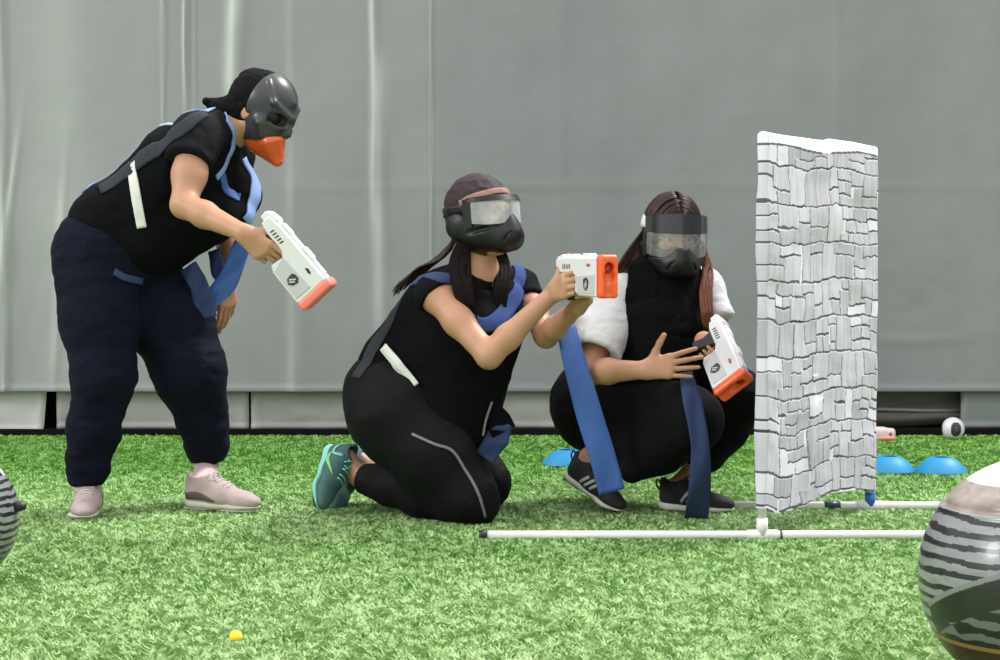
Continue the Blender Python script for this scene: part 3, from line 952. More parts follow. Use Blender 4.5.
    if style == 'sport':
        for sg in (-1, 1):
            for i in range(3):
                x0 = 0.078 + i * 0.023
                pts = [side_pt(x0 + t * 0.026, 0.034 + t * 0.034, sg) for t in np.linspace(0, 1, 6)]
                strip('stripe', U, pts, 0.010 * sc, M['shoestripe'], upper, t=0.0015, lift=0.001, nl=4)
        hp = Acc()
        hp.tube(smooth_path([L(0.004, 0, 0.088), L(-0.010, 0, 0.100), L(-0.012, 0, 0.080), L(0.003, 0, 0.064)], 10), 0.0028, 6)
        hp.build('heel_loop', M['shoeblack'], upper, True)
    if style == 'teal':
        for sg in (-1, 1):
            pts = [side_pt(x, z, sg) for x, z in ((0.150, 0.060), (0.112, 0.046), (0.084, 0.034), (0.066, 0.033), (0.056, 0.044))]
            strip('side_mark', U, smooth_path(pts, 14), [0.003, 0.009, 0.014, 0.014, 0.004], M['lime'], upper, t=0.0015, lift=0.001, nl=4)
            pts = [side_pt(x, z, sg) for x, z in ((0.010, 0.088), (0.030, 0.060), (0.060, 0.050), (0.075, 0.085))]
            strip('collar_trim', U, smooth_path(pts, 12), 0.008, M['mint'], upper, t=0.002, lift=0.001, nl=4)
    if style == 'pink':
        for sg in (-1, 1):
            pts = [side_pt(x, z, sg) for x, z in ((0.014, 0.040), (0.050, 0.044), (0.095, 0.036), (0.120, 0.030))]
            strip('side_panel', U, smooth_path(pts, 12), [0.02, 0.026, 0.016, 0.004], M['darkpink'], upper, t=0.0015, lift=0.001, nl=5)
    return upper
def ankle_foot(S, ankle, heel, fwd, up, length=0.255):
    R = frame(fwd, up); sc = length / 0.255
    L = lambda x, y, z: np.asarray(heel) + R @ (A3(x, y, z) * sc)
    S.cone(ankle, L(0.050, 0, 0.075), 0.034, 0.032, k=0.02)
    S.cone(L(0.048, 0, 0.060), L(0.042, 0, 0.045), 0.028, 0.024, k=0.02)
    S.cone(L(0.06, 0, 0.06), L(0.18, 0, 0.035), 0.024, 0.018, k=0.02)
def blaster(O, fwd, up, label, sc=1.0, fronts='orange', parent=None):
    """toy blaster; O = top rear of the body"""
    R = frame(fwd, up)
    o = empty('toy_blaster', O, label, 'toy blaster', 'white toy blasters held by the players')
    W = 0.029 * sc
    def pr(name, prof, w, m, par=o, bev=0.003, y0=None, y1=None):
        a = Acc()
        a.prism([(x * sc, z * sc) for x, z in prof], -w if y0 is None else y0, w if y1 is None else y1, O, R, bev * sc)
        return a.build(name, m, par)
    body = pr('body', [(0.0, -0.012), (0.006, -0.002), (0.05, 0.004), (0.285, 0.004), (0.285, -0.118), (0.276, -0.126), (0.150, -0.122), (0.128, -0.110), (0.134, -0.062), (0.112, -0.050), (0.03, -0.050), (0.004, -0.040)], W, M['white'], bev=0.005)
    pr('top_rail', [(0.045, 0.002), (0.05, 0.012), (0.09, 0.014), (0.10, 0.010), (0.15, 0.010), (0.158, 0.016), (0.20, 0.016), (0.21, 0.010), (0.262, 0.010), (0.27, 0.002)], W * 0.5, M['white'], bev=0.002)
    pr('priming_knob', [(-0.016, -0.030), (-0.018, -0.006), (-0.006, 0.004), (0.03, 0.012), (0.045, 0.004), (0.02, -0.034)], W * 0.8, M['white'], bev=0.004)
    pr('side_panel', [(0.134, -0.058), (0.27, -0.052), (0.268, -0.116), (0.150, -0.114)], W + 0.0025 * sc, M['lilac'], body, bev=0.002)
    g = pr('grip', [(0.030, -0.046), (0.108, -0.046), (0.092, -0.075), (0.068, -0.132), (0.058, -0.140), (0.026, -0.136), (0.022, -0.126), (0.036, -0.085)], W * 0.72, M['gunblack'], bev=0.006)
    tg = Acc()
    f = lambda x, z: np.asarray(O) + R @ (A3(x, 0, z) * sc)
    tg.tube(smooth_path([f(0.132, -0.062), f(0.122, -0.088), f(0.100, -0.092), f(0.080, -0.086)], 12), 0.005 * sc, 8)
    tg.build('trigger_guard', M['white'], o, True)
    pr('trigger', [(0.098, -0.050), (0.110, -0.050), (0.104, -0.066), (0.108, -0.080), (0.100, -0.078), (0.094, -0.064)], W * 0.3, M[fronts], bev=0.001)
    # muzzle block with a round bore recess
    mz = SDF()
    c = lambda x, y, z: np.asarray(O) + R @ (A3(x, y, z) * sc)
    mz.box(c(0.298, 0, -0.058), A3(0.018, 0.034, 0.070) * sc, R, 0.012 * sc)
    mz.cone(c(0.292, 0, -0.030), c(0.330, 0, -0.030), 0.017 * sc, k=0.004, op='s')
    mz.cone(c(0.311, 0, -0.060), c(0.330, 0, -0.060), 0.019 * sc, k=0.010, op='s')
    mz.cone(c(0.318, 0, -0.080), c(0.318, 0, -0.112), 0.014 * sc, 0.016 * sc, k=0.010, op='s')
    m_ = sdf_obj('muzzle', mz, 0.003, M[fronts], o)
    b = Acc()
    b.lathe([(0.0001, 0.001), (0.0165 * sc, 0.001), (0.0165 * sc, 0.004), (0.012 * sc, 0.010)], c(0.293, 0, -0.030), np.stack([R[:, 1], R[:, 2], R[:, 0]], 1), 20)
    b.build('bore', M['orangered'] if fronts == 'orange' else M['palered'], m_, True)
    # printed marks on both flanks
    for sg in (-1, 1):
        a = Acc()
        yy = sg * (W + 0.0025 * sc)
        Rd = np.stack([R[:, 0], R[:, 2], -R[:, 1]], 1) if sg < 0 else np.stack([-R[:, 0], R[:, 2], R[:, 1]], 1)
        cen = np.asarray(O) + R @ A3(0.212 * sc, yy, -0.084 * sc)
        shield = [(-0.017, 0.014), (-0.006, 0.021), (0.010, 0.021), (0.020, 0.010), (0.016, -0.010), (0.002, -0.022), (-0.014, -0.012)]
        sh = Acc(); Rp = np.stack([R[:, 0], R[:, 1], R[:, 2]], 1)
        sh.prism([(x * sc, z * sc) for x, z in shield], -0.001, 0.001, cen, Rp)
        em = sh.build('emblem', M['gunmark'], body)
        q = Acc()
        for k_, (x0, z0, x1, z1) in enumerate(((-0.010, -0.006, 0.008, 0.010), (-0.004, -0.012, 0.012, 0.002))):
            q.prism([(x0 * sc, z0 * sc), ((x0 + 0.004) * sc, (z0 - 0.003) * sc), (x1 * sc, z1 * sc), ((x1 - 0.004) * sc, (z1 + 0.003) * sc)], -0.0016, 0.0016, cen, Rp)
        q.build('emblem_mark', M['lilac'], em)
        a = Acc()
        y2 = sg * W
        for k_, x in enumerate((0.048, 0.060, 0.072, 0.084, 0.096)):
            cc = np.asarray(O) + R @ A3(x * sc, y2, -0.028 * sc)
            a.prism([(-0.004 * sc, -0.008 * sc), (-0.001 * sc, 0.008 * sc), (0.004 * sc, 0.008 * sc), (0.001 * sc, -0.008 * sc)], -0.0008, 0.0008, cc, Rp)
        a.build('side_print', M['gunmark'], body)
        a = Acc()
        cc = np.asarray(O) + R @ A3(0.225 * sc, y2, -0.022 * sc)
        a.prism([(x * sc, z * sc) for x, z in ((-0.014, -0.003), (0.008, -0.006), (0.014, 0.002), (-0.006, 0.006))], -0.0009, 0.0009, cc, Rp)
        a.build('red_slot', M['redmark'] if fronts == 'orange' else M['gunmark'], body)
    return o, R
def head_shell(c, R, name, profile, az0, az1, u0, u1, material, parent, t=0.003, n=30, k=8, back=0.0):
    """a curved panel around the face. profile(az, v)->radius in head space"""
    V = []; Vi = []
    for j in range(k):
        v = j / (k - 1)
        for i in range(n):
            az = az0 + (az1 - az0) * i / (n - 1)
            a0 = u0(az) if callable(u0) else u0
            a1 = u1(az) if callable(u1) else u1
            u = a0 + (a1 - a0) * v
            fx, fy = profile(az, v)
            V.append(c + R @ A3(fx, fy, u))
            nn = nrm(A3(math.cos(az), math.sin(az), 0))
            Vi.append(c + R @ (A3(fx, fy, u) - nn * t))
    N = n * k; Fc = []
    for j in range(k - 1):
        for i in range(n - 1):
            a = j * n + i
            Fc.append((a, a + 1, a + 1 + n, a + n)); Fc.append((N + a, N + a + n, N + a + 1 + n, N + a + 1))
    for i in range(n - 1):
        Fc.append((i + 1, i, N + i, N + i + 1)); a = (k - 1) * n + i; Fc.append((a, a + 1, N + a + 1, N + a))
    for j in range(k - 1):
        a = j * n; Fc.append((a, a + n, N + a + n, N + a)); a = j * n + n - 1; Fc.append((a + n, a, N + a, N + a + n))
    return mesh_obj(name, V, Fc, material, parent)
def goggle_mask(c, R, parent, strap_mat, under, brow_h=0.016, brow_mat='mask', lens_low=-0.026, lens_top=0.036, lens='lens', jaw_top=0.014, strap_u=0.020, strap_w=0.026):
    L = lambda x, y, z: c + R @ A3(x, y, z)
    # jaw guard
    J = SDF()
    J.ell(L(0.030, 0, -0.062), (0.098, 0.086, 0.066), R, 0.02)
    J.cone(L(0.105, 0, -0.006), L(0.118, 0, -0.065), 0.018, 0.030, k=0.035)
    J.cone(L(0.095, -0.030, -0.085), L(0.095, 0.030, -0.085), 0.030, k=0.03)
    for s in (-1, 1):
        J.cone(L(0.055, s * 0.068, -0.050), L(-0.030, s * 0.084, -0.030), 0.034, 0.042, k=0.025, flat=(R[:, 1], 0.5))
        J.ell(L(-0.020, s * 0.092, -0.022), (0.030, 0.010, 0.032), R, 0.008)
    J.ell(L(0.112, -0.0, 0.048), (0.04, 0.10, 0.035), R, 0.01, 's')
    for s in (-1, 1):
        J.ell(L(0.095, s * 0.052, 0.002), (0.045, 0.038, 0.030), R, 0.012, 's')
        for i in range(4):                                   # breathing slots
            J.cone(L(0.135, s * (0.014 + 0.011 * i), -0.058 - 0.005 * i), L(0.118, s * (0.020 + 0.013 * i), -0.090), 0.0035, k=0.003, op='s')
        J.cone(L(0.12, s * 0.06, -0.040), L(0.02, s * 0.10, -0.055), 0.007, k=0.008, op='s')
    Hd = SDF(); head_body(Hd, c, R, 0.003, face=True)
    J.cut(L(0, 0, jaw_top), R[:, 2] + R[:, 0] * 0.05, 0.006)
    J.cut(L(-0.070, 0, 0), -R[:, 0], 0.006)
    hlo, hhi = Hd.bounds()
    J._add('s', 0.003, lambda p: Hd.at(p), hlo, hhi)
    jaw = sdf_obj('face_mask', J, 0.0035, M['mask'], parent)
    prof = lambda az, v: (0.126 * max(0, math.cos(az)) ** 0.8, 0.102 * math.sin(az))
    def lo(az): return lens_low + 0.030 * math.exp(-(az / 0.22) ** 2) + 0.018 * max(0, abs(az) - 0.85) ** 1.2
    def hi(az): return lens_top - 0.020 * max(0, abs(az) - 0.8) ** 1.5
    head_shell(c, R, 'lens', prof, -1.36, 1.36, lo, hi, M[lens], jaw, t=0.002, n=40, k=8)
    prof2 = lambda az, v: (0.130 * max(0, math.cos(az)) ** 0.8 - 0.010 * v, 0.105 * math.sin(az))
    head_shell(c, R, 'goggle_frame', prof2, -1.35, 1.35, lambda az: lens_top - 0.006, lambda az: lens_top + brow_h * (1.15 - 0.35 * (az / 1.35) ** 2), M[brow_mat], jaw, t=0.012, n=40, k=5)
    for s in (-1, 1):
        prof3 = lambda az, v: (0.126 * max(0, math.cos(az)) ** 0.8, 0.104 * math.sin(az))
        a0, a1 = (1.30, 1.50)
        head_shell(c, R, 'frame_side', prof3, s * a0, s * a1, lens_low - 0.004, lens_top + 0.006, M['mask'], jaw, t=0.010, n=8, k=4)
    # strap round the back of the head, over the hair
    pts = [L(0.125 * math.cos(a) - 0.012, 0.110 * math.sin(a), strap_u) for a in np.linspace(1.25, 2 * math.pi - 1.25, 30)]
    strip('strap', under, pts, strap_w, strap_mat, jaw, t=0.003, lift=0.002, nl=4)
    return jaw
def hair_cap(S_name, c, R, parent, material, grow=0.012, hairline=0.055, nape=-0.07):
    H = SDF()
    L = lambda x, y, z: c + R @ A3(x, y, z)
    H.ell(L(-0.018, 0, 0.030), (0.096 + grow, 0.078 + grow, 0.090 + grow), R, 0.02)
    H.ell(L(-0.045, 0, -0.030), (0.060 + grow, 0.060 + grow, 0.060), R, 0.03)
    # open the face
    H.ell(L(0.105, 0, -0.045), (0.085, 0.082, 0.088), R, 0.012, 's')
    return H

# ------------------------------------------------------------------ player on the left, stooping
def person_left():
    base = P(140, 512, 5.87); base[2] = 0
    root = empty('person', base, 'person stooping in navy joggers and black vest, wearing a grey mask with orange chin', 'person', 'players in masks and vests')
    hip = P(112, 248, 5.86)
    hN, hF = P(98, 262, 5.77), P(140, 268, 5.95)
    kN, kF = P(103, 378, 5.70), P(194, 376, 5.86)
    aN, aF = P(86, 488, 5.74), P(207, 468, 6.00)
    waist, chest, neckb = P(142, 222, 5.86), P(182, 168, 5.86), P(222, 130, 5.86)
    sN, sF = P(196, 138, 5.71), P(232, 158, 6.02)
    eN, wN = P(184, 205, 5.60), P(243, 238, 5.55)
    eF, wF = P(229, 232, 6.06), P(227, 280, 6.00)
    hc = P(262, 112, 5.84)
    GO = P(272, 214, 5.47)
    gd = nrm(P(333, 285, 5.47) - P(271, 212, 5.50))
    gu = np.cross(gd, A3(0.25, 1, 0.1)); gu = -gu if gu[0] < 0 else gu
    GR = frame(gd, gu)
    hd = nrm(gd * 0.7 + nrm(P(243, 238, 5.5) - P(184, 205, 5.5)) * 0.5)
    wN = GO + GR @ A3(0.061, 0, -0.086) - hd * 0.072 - GR[:, 1] * 0.033
    hf = nrm(A3(0.80, -0.42, -0.36)); R = frame(hf, A3(0.25, 0, 1))
    # shoes first: their frames also place the feet
    hsN = G(86, 516) + A3(0, 0.09, 0); hsN[2] = 0.006
    fN = nrm(A3(0.10, -1, 0)); hsF = G(187, 511); hsF[2] = 0.012
    fF = nrm(A3(0.93, -0.36, 0.0))
    S = SDF()
    head_body(S, hc, R)
    S.cone(neckb, hc + R @ A3(-0.03, 0, -0.06), 0.058, 0.050, k=0.03)
    ax = nrm(chest - waist); lat = A3(0, 1, 0)
    S.cone(waist, chest, 0.115, 0.120, k=0.05, flat=(lat, 1.25))
    S.cone(chest, neckb, 0.115, 0.06, k=0.05, flat=(lat, 1.3))
    S.cone(hip, waist, 0.130, 0.115, k=0.05, flat=(lat, 1.25))
    S.cone(neckb + (sN - neckb) * .3, sN, 0.05, 0.055, k=0.04); S.cone(neckb + (sF - neckb) * .3, sF, 0.05, 0.05, k=0.04)
    S.limb([(hN, 0.10), (kN, 0.062), (kN + (aN - kN) * .35, 0.056), (aN, 0.034)], 0.03)
    S.limb([(hF, 0.10), (kF, 0.062), (kF + (aF - kF) * .35, 0.056), (aF, 0.034)], 0.03)
    ankle_foot(S, aN, hsN, fN, (0, 0, 1)); ankle_foot(S, aF, hsF, fF, (0, 0, 1))
    S.limb([(sN, 0.053), (sN + (eN - sN) * .55, 0.051), (eN, 0.040)], 0.03)
    S.limb([(eN, 0.040), (eN + (wN - eN) * .35, 0.040), (wN, 0.026)], 0.02)
    S.limb([(sF, 0.05), (eF, 0.038), (eF + (wF - eF) * .3, 0.036), (wF, 0.024)], 0.02)
    c3 = (0.75, 0.95, 0.5)
    hand(S, wN, hd, GR[:, 1], 'R', [(0.25, 0.6, 0.4), (0.5, 1.35, 0.7), (0.5, 1.35, 0.7), (0.5, 1.3, 0.7)], 0.02, (0.8, 0.6, 0.55), 0.35)
    hand(S, wF, A3(0.02, -0.02, -1), A3(-0.6, 0.5, 0.1), 'L', [(0.10, 0.2, 0.15), (0.2, 0.25, 0.2), (0.28, 0.3, 0.2), (0.35, 0.35, 0.2)], 0.10, (0.35, 0.9, 0.2), 0.15)
    body = sdf_obj('body', S, 0.0042, M['skin'], root)
    # joggers
    T = SDF()
    T.cone(P(108, 250, 5.86), P(138, 250, 5.86), 0.155, 0.14, k=0.05, flat=(lat, 1.18))
    T.cone(P(95, 250, 5.80), P(100, 280, 5.78), 0.118, 0.12, k=0.05)
    T.limb([(hN + A3(-.01, 0, 0), 0.125), (P(100, 320, 5.74), 0.118), (P(104, 375, 5.70), 0.093), (P(94, 430, 5.72), 0.076), (P(88, 465, 5.74), 0.062), (P(86, 480, 5.74), 0.046)], 0.04)
    T.limb([(P(140, 275, 5.93), 0.125), (P(172, 325, 5.90), 0.128), (P(190, 372, 5.87), 0.112), (P(203, 420, 5.93), 0.076), (P(207, 446, 5.98), 0.062), (P(208, 458, 5.99), 0.046)], 0.04)
    for a in (P(86, 484, 5.74), P(208, 461, 6.0)):
        T.local_cut(a, (0, 0, -1), 0.10)
    tr = sdf_obj('joggers', T, 0.0055, M['navy'], root, wrinkle=((9, 9, 16), 0.006))
    strip_px('waistband', T, [(114, 272), (126, 278), (142, 281)], 0.022, M['navyblue'], tr)
    # t-shirt
    U = SDF()
    U.cone(waist, chest, 0.128, 0.132, k=0.05, flat=(lat, 1.25))
    U.cone(chest, neckb, 0.128, 0.068, k=0.05, flat=(lat, 1.3))
    U.limb([(neckb + (sN - neckb) * .4, 0.062), (sN, 0.072), (P(190, 158, 5.67), 0.076)], 0.04)
    U.limb([(neckb + (sF - neckb) * .4, 0.06), (sF, 0.065), (sF + (eF - sF) * .45, 0.060)], 0.04)
    ad = nrm(eN - sN)
    U.local_cut(P(188, 161, 5.66), nrm(P(180, 178, 5.6) - P(193, 142, 5.68)), 0.13)
    U.ell(neckb + nrm(hc - neckb) * 0.06, (0.07, 0.075, 0.055), R, 0.01, 's')
    sdf_obj('t_shirt', U, 0.005, M['tee'], root, wrinkle=((16, 16, 16), 0.004))
    TU = U
    # vest, sagging under the belly
    W = SDF()
    W.cone(P(120, 232, 5.86), P(185, 168, 5.86), 0.142, 0.142, k=0.05, flat=(lat, 1.22))
    W.cone(P(185, 168, 5.86), P(212, 140, 5.86), 0.135, 0.085, k=0.05, flat=(lat, 1.35))
    W.cone(P(150, 240, 5.84), P(205, 218, 5.86), 0.128, 0.085, k=0.06, flat=(lat, 1.3))
    W.cone(P(205, 218, 5.86), P(236, 215, 5.90), 0.080, 0.050, k=0.05, flat=(lat, 1.6))
    W.cone(P(228, 165, 5.93), P(245, 195, 5.95), 0.05, 0.055, k=0.05, flat=(lat, 1.4))
    W.cone(P(112, 225, 5.86), P(138, 264, 5.84), 0.125, 0.080, k=0.05, flat=(lat, 1.4))
    # arm opening and neck opening
    W.ell(P(196, 136, 5.66), (0.105, 0.10, 0.11), None, 0.012, 's')
    W.ell(P(188, 165, 5.62), (0.085, 0.09, 0.11), None, 0.012, 's')
    W.ell(neckb + nrm(hc - neckb) * 0.08, (0.09, 0.085, 0.075), R, 0.01, 's')
    vest = sdf_obj('vest', W, 0.005, M['mesh_vest'], root, wrinkle=((7, 7, 9), 0.007))
    UW = Both(TU, W, T)
    strip_px('grey_back_panel', UW, [(100, 190), (140, 160), (180, 130), (206, 114)], [0.05, 0.062, 0.055, 0.03], M['grey_mesh'], vest)
    strip_px('back_binding', UW, [(90, 184), (115, 160), (150, 131), (185, 107), (206, 101)], 0.013, M['greyblue'], vest)
    strip_px('arm_binding', UW, [(196, 104), (216, 108), (229, 122), (233, 142), (226, 163), (216, 178)], 0.019, M['paleblue'], vest)
    strip_px('blue_tab', UW, [(84, 191), (100, 181)], 0.045, M['paleblue'], vest, n=10)
    strip_px('elastic_band', UW, [(133, 162), (136, 195), (142, 228)], 0.030, M['elastic'], vest)
    strip_px('front_panel', UW, [(244, 158), (254, 178), (252, 205), (246, 222)], [0.05, 0.045, 0.05, 0.05], M['paleblue'], vest, t=0.004)
    strip_px('chest_panel', UW, [(222, 176), (228, 192), (240, 198)], [0.03, 0.04, 0.03], M['blue'], vest)
    ribbon('hanging_strap', [P(246, 225, 5.90), P(240, 252, 5.88), P(226, 282, 5.86), P(206, 308, 5.84)], (1, 0, 0.3), [0.045, 0.06, 0.075, 0.05], M['blue'], vest, wave=0.008)
    ribbon('hanging_strap', [P(214, 250, 5.93), P(220, 275, 5.92), P(236, 262, 5.95), P(244, 240, 5.97)], (0.6, 0, 0.8), 0.045, M['navyblue'], vest, wave=0.006)
    ribbon('hanging_strap', [P(188, 266, 5.84), P(200, 288, 5.82), P(205, 318, 5.82)], (1, 0, 0), [0.06, 0.06, 0.08], M['navyblue'], vest, wave=0.006)
    # hair, gathered at the nape
    H = hair_cap('hair', hc, R, root, None, 0.010)
    H.cone(hc + R @ A3(-0.06, 0, -0.03), P(222, 112, 5.84), 0.050, 0.035, k=0.04)
    H.cone(P(222, 108, 5.84), P(206, 101, 5.83), 0.022, 0.010, k=0.03)
    H.cone(hc + R @ A3(-0.085, 0, 0.075), hc + R @ A3(-0.090, 0, 0.03), 0.038, 0.04, k=0.03)
    sdf_obj('hair', H, 0.004, M['blackhair'], root, wrinkle=((30, 30, 30), 0.004))
    # full-face mask with heavy brow and orange chin piece
    L = lambda x, y, z: hc + R @ A3(x, y, z)
    K = SDF()
    K.ell(L(0.002, 0, 0.034), (0.108, 0.092, 0.102), R, 0.02)
    K.ell(L(0.036, 0, -0.044), (0.080, 0.078, 0.082), R, 0.03)
    K.cone(L(0.095, 0, 0.02), L(0.122, 0, -0.034), 0.014, 0.013, k=0.025)
    K.cone(L(-0.01, 0, 0.137), L(0.10, 0, 0.065), 0.007, 0.010, k=0.018)
    for s in (-1, 1):
        K.cone(L(0.112, s * 0.008, 0.016), L(0.078, s * 0.068, 0.046), 0.014, 0.010, k=0.008)
        K.cone(L(0.078, s * 0.068, 0.046), L(0.020, s * 0.066, 0.108), 0.009, 0.006, k=0.008)
        K.cone(L(0.060, s * 0.080, -0.030), L(0.078, s * 0.052, -0.075), 0.012, 0.010, k=0.012)
        K.cone(L(0.100, s * 0.030, -0.018), L(0.050, s * 0.070, -0.020), 0.014, 0.012, k=0.018)
        K.ell(L(0.104, s * 0.044, 0.000), (0.040, 0.030, 0.019), R, 0.006, 's')
        K.cone(L(-0.020, s * 0.062, 0.118), L(-0.030, s * 0.066, 0.128), 0.010, 0.006, k=0.02)
    K.cut(L(-0.010, 0, 0), -R[:, 0] + R[:, 2] * 0.1, 0.006)
    K.cut(P(268, 140, 5.82), (0.04, 0, -1), 0.006)
    Hd = SDF(); head_body(Hd, hc, R, 0.002)
    hlo, hhi = Hd.bounds()
    K._add('s', 0.003, lambda p: Hd.at(p), hlo, hhi)
    mk = sdf_obj('face_mask', K, 0.0032, M['maskshiny'], root)
    for s in (-1, 1):
        a = Acc()
        a.lathe([(0.0001, 0.007), (0.016, 0.005), (0.034, -0.006)], L(0.086, s * 0.042, 0.001), np.stack([R[:, 1] * 1.2, R[:, 2] * 0.75, R[:, 0]], 1), 20)
        a.build('eye_opening', M['socket'], mk, True)
    B = SDF()
    B.cone(P(257, 141, 5.83), P(272, 150, 5.81), 0.038, 0.034, k=0.02, flat=(R[:, 1], 1.3))
    B.cone(P(273, 143, 5.79), P(279, 161, 5.79), 0.040, 0.013, k=0.025, flat=(R[:, 1], 1.2))
    B.cone(P(262, 148, 5.81), P(276, 162, 5.79), 0.022, 0.012, k=0.02)
    B.cone(P(287, 151, 5.73), P(290, 151, 5.85), 0.010, k=0.014, op='s')
    B.cut(P(268, 138, 5.82), (-0.04, 0, 1), 0.004)
    sdf_obj('chin_piece', B, 0.003, M['maskorange'], mk)
    shoe(root, hsN, fN, (0, 0, 1), 'pink', 'R', 0.25)
    shoe(root, hsF, fF, (0, 0, 1), 'pink', 'L', 0.275)
    for a, hh in ((aN, hsN), (aF, hsF)):
        q = SDF(); f = fN if a is aN else fF
        q.cone(a + A3(0, 0, 0.004), hh + f * 0.052 + A3(0, 0, 0.070), 0.040, 0.038, k=0.01)
        sdf_obj('sock', q, 0.004, M['sock'], root)
    # blaster in the right hand
    O = GO
    blaster(O, gd, gu, 'white toy blaster with coral muzzle pointing down, held by the stooping player', 0.92, 'palered')

# ------------------------------------------------------------------ kneeling player in the middle
def person_kneeling():
    base = P(440, 520, 5.62); base[2] = 0
    root = empty('person', base, 'kneeling person in black goggle mask and leggings, aiming a blaster with both hands', 'person', 'players in masks and vests')
    pel = P(393, 398, 5.70)
    tf = nrm(A3(0.66, -0.75, 0)); tl = A3(0.75, 0.66, 0)
    waist, chest, neckb = P(415, 350, 5.70), P(458, 308, 5.69), P(478, 276, 5.66)
    sN, sF = P(434, 294, 5.56), P(520, 286, 5.80)
    eN = P(489, 356, 5.42)
    eF = P(546, 336, 5.64)
    gd = nrm(A3(0.43, -0.90, 0.0)); GO = P(564, 258, 5.43)
    gl = np.cross(A3(0, 0, 1), gd)                # the blaster's left
    gc = GO + frame(gd, A3(0, 0, 1)) @ (A3(0.064, 0, -0.096) * 0.90)
    hdN = nrm(gd + A3(0, 0, 0.30)); wN = gc - hdN * 0.068 - gl * 0.034
    hdF = nrm(gd * 0.75 + A3(0, 0, 0.55)); wF = gc + A3(0, 0, -0.020) - hdF * 0.070 + gl * 0.046
    hN, hF = P(398, 412, 5.60), P(415, 408, 5.84)
    kN, kF = P(470, 499, 5.56), P(480, 488, 5.80)
    aN, aF = P(360, 476, 5.76), P(374, 472, 5.95)
    hc = P(482, 216, 5.62)
    R = frame(A3(0.74, -0.66, 0.10), A3(-0.08, 0.05, 1))
    fN = nrm(A3(-0.38, -0.05, -0.92)); uN = nrm(A3(0.92, -0.12, -0.30))     # toes down, sole facing back
    tipN = G(313, 520)
    hsN = P(327, 449, 5.84); fN = nrm(A3(tipN[0], tipN[1], 0.022) - hsN); uN = A3(1, -0.35, 0.15)
    hsF = P(340, 452, 6.02)
    S = SDF()
    head_body(S, hc, R)
    S.cone(neckb, hc + R @ A3(-0.025, 0, -0.06), 0.055, 0.048, k=0.03)
    S.cone(waist, chest, 0.105, 0.110, k=0.05, flat=(tl, 1.3))
    S.cone(chest, neckb, 0.10, 0.06, k=0.05, flat=(tl, 1.3))
    S.cone(pel, waist, 0.125, 0.105, k=0.05, flat=(tl, 1.25))
    S.cone(neckb, sN, 0.045, 0.044, k=0.035); S.cone(neckb, sF, 0.045, 0.044, k=0.035)
    S.limb([(hN, 0.105), (kN, 0.058)], 0.04); S.limb([(hF, 0.105), (kF, 0.058)], 0.04)
    S.limb([(kN, 0.056), (kN + (aN - kN) * .45, 0.050), (aN, 0.034)], 0.03)
    S.limb([(kF, 0.056), (kF + (aF - kF) * .45, 0.050), (aF, 0.034)], 0.03)
    ankle_foot(S, aN, hsN, fN, uN, 0.255); ankle_foot(S, aF, hsF, fN, uN, 0.255)
    S.limb([(sN, 0.045), (sN + (eN - sN) * .45, 0.043), (eN, 0.036)], 0.03)
    S.limb([(eN, 0.038), (eN + (wN - eN) * .3, 0.038), (wN, 0.024)], 0.02)
    S.limb([(sF, 0.044), (sF + (eF - sF) * .5, 0.042), (eF, 0.035)], 0.03)
    S.limb([(eF, 0.036), (eF + (wF - eF) * .3, 0.035), (wF, 0.024)], 0.02)
    c3 = (0.85, 1.15, 0.6)
    # right hand closes on the grip, left hand wraps it from below
    hand(S, wN, hdN, gl, 'R', [(0.3, 0.9, 0.4), (0.45, 1.3, 0.7), (0.45, 1.3, 0.7), (0.45, 1.3, 0.7)], 0.02, (0.9, 0.35, 0.3), 0.2)
    hand(S, wF, hdF, -gl, 'L', [(0.55, 1.05, 0.5)] * 4, 0.03, (0.7, 0.7, 0.3), 0.2)
    sdf_obj('body', S, 0.0042, M['skin'], root)
    # leggings
    T = SDF()
    T.cone(P(391, 400, 5.62), P(400, 398, 5.80), 0.135, 0.132, k=0.06)
    T.cone(P(388, 418, 5.62), P(396, 428, 5.62), 0.120, 0.12, k=0.05)
    T.cone(P(393, 394, 5.70), P(412, 362, 5.70), 0.134, 0.116, k=0.04, flat=(tl, 1.28))
    T.limb([(hN, 0.135), (P(432, 452, 5.57), 0.122), (P(466, 495, 5.55), 0.088), (P(472, 502, 5.56), 0.078)], 0.05)
    T.limb([(hF, 0.13), (P(452, 445, 5.82), 0.115), (P(483, 483, 5.81), 0.078), (kF, 0.068)], 0.05)
    T.limb([(P(468, 500, 5.57), 0.072), (P(425, 493, 5.63), 0.074), (P(392, 484, 5.70), 0.064), (P(364, 479, 5.76), 0.047)], 0.035)
    T.limb([(kF, 0.065), (P(430, 480, 5.87), 0.066), (P(380, 474, 5.94), 0.046)], 0.035)
    T.local_cut(P(362, 479, 5.76), nrm(aN - kN), 0.08)
    T.local_cut(P(380, 474, 5.94), nrm(aN - kN), 0.06)
    tr = sdf_obj('leggings', T, 0.005, M['leggings'], root, wrinkle=((10, 10, 10), 0.0035))
    strip_px('side_piping', T, [(412, 434), (434, 444), (453, 452), (470, 478), (481, 503), (485, 517)], 0.008, M['piping'], tr)
    # t-shirt
    U = SDF()
    U.cone(waist, chest, 0.118, 0.122, k=0.05, flat=(tl, 1.3))
    U.cone(chest, neckb, 0.112, 0.064, k=0.05, flat=(tl, 1.3))
    U.limb([(neckb, 0.052), (sN, 0.052), (sN + (eN - sN) * .12, 0.052)], 0.03)
    U.limb([(neckb, 0.052), (sF, 0.053), (sF + (eF - sF) * .38, 0.055)], 0.03)
    U.local_cut(sN + (eN - sN) * .05, eN - sN, 0.09)
    U.local_cut(sF + (eF - sF) * .33, eF - sF, 0.10)
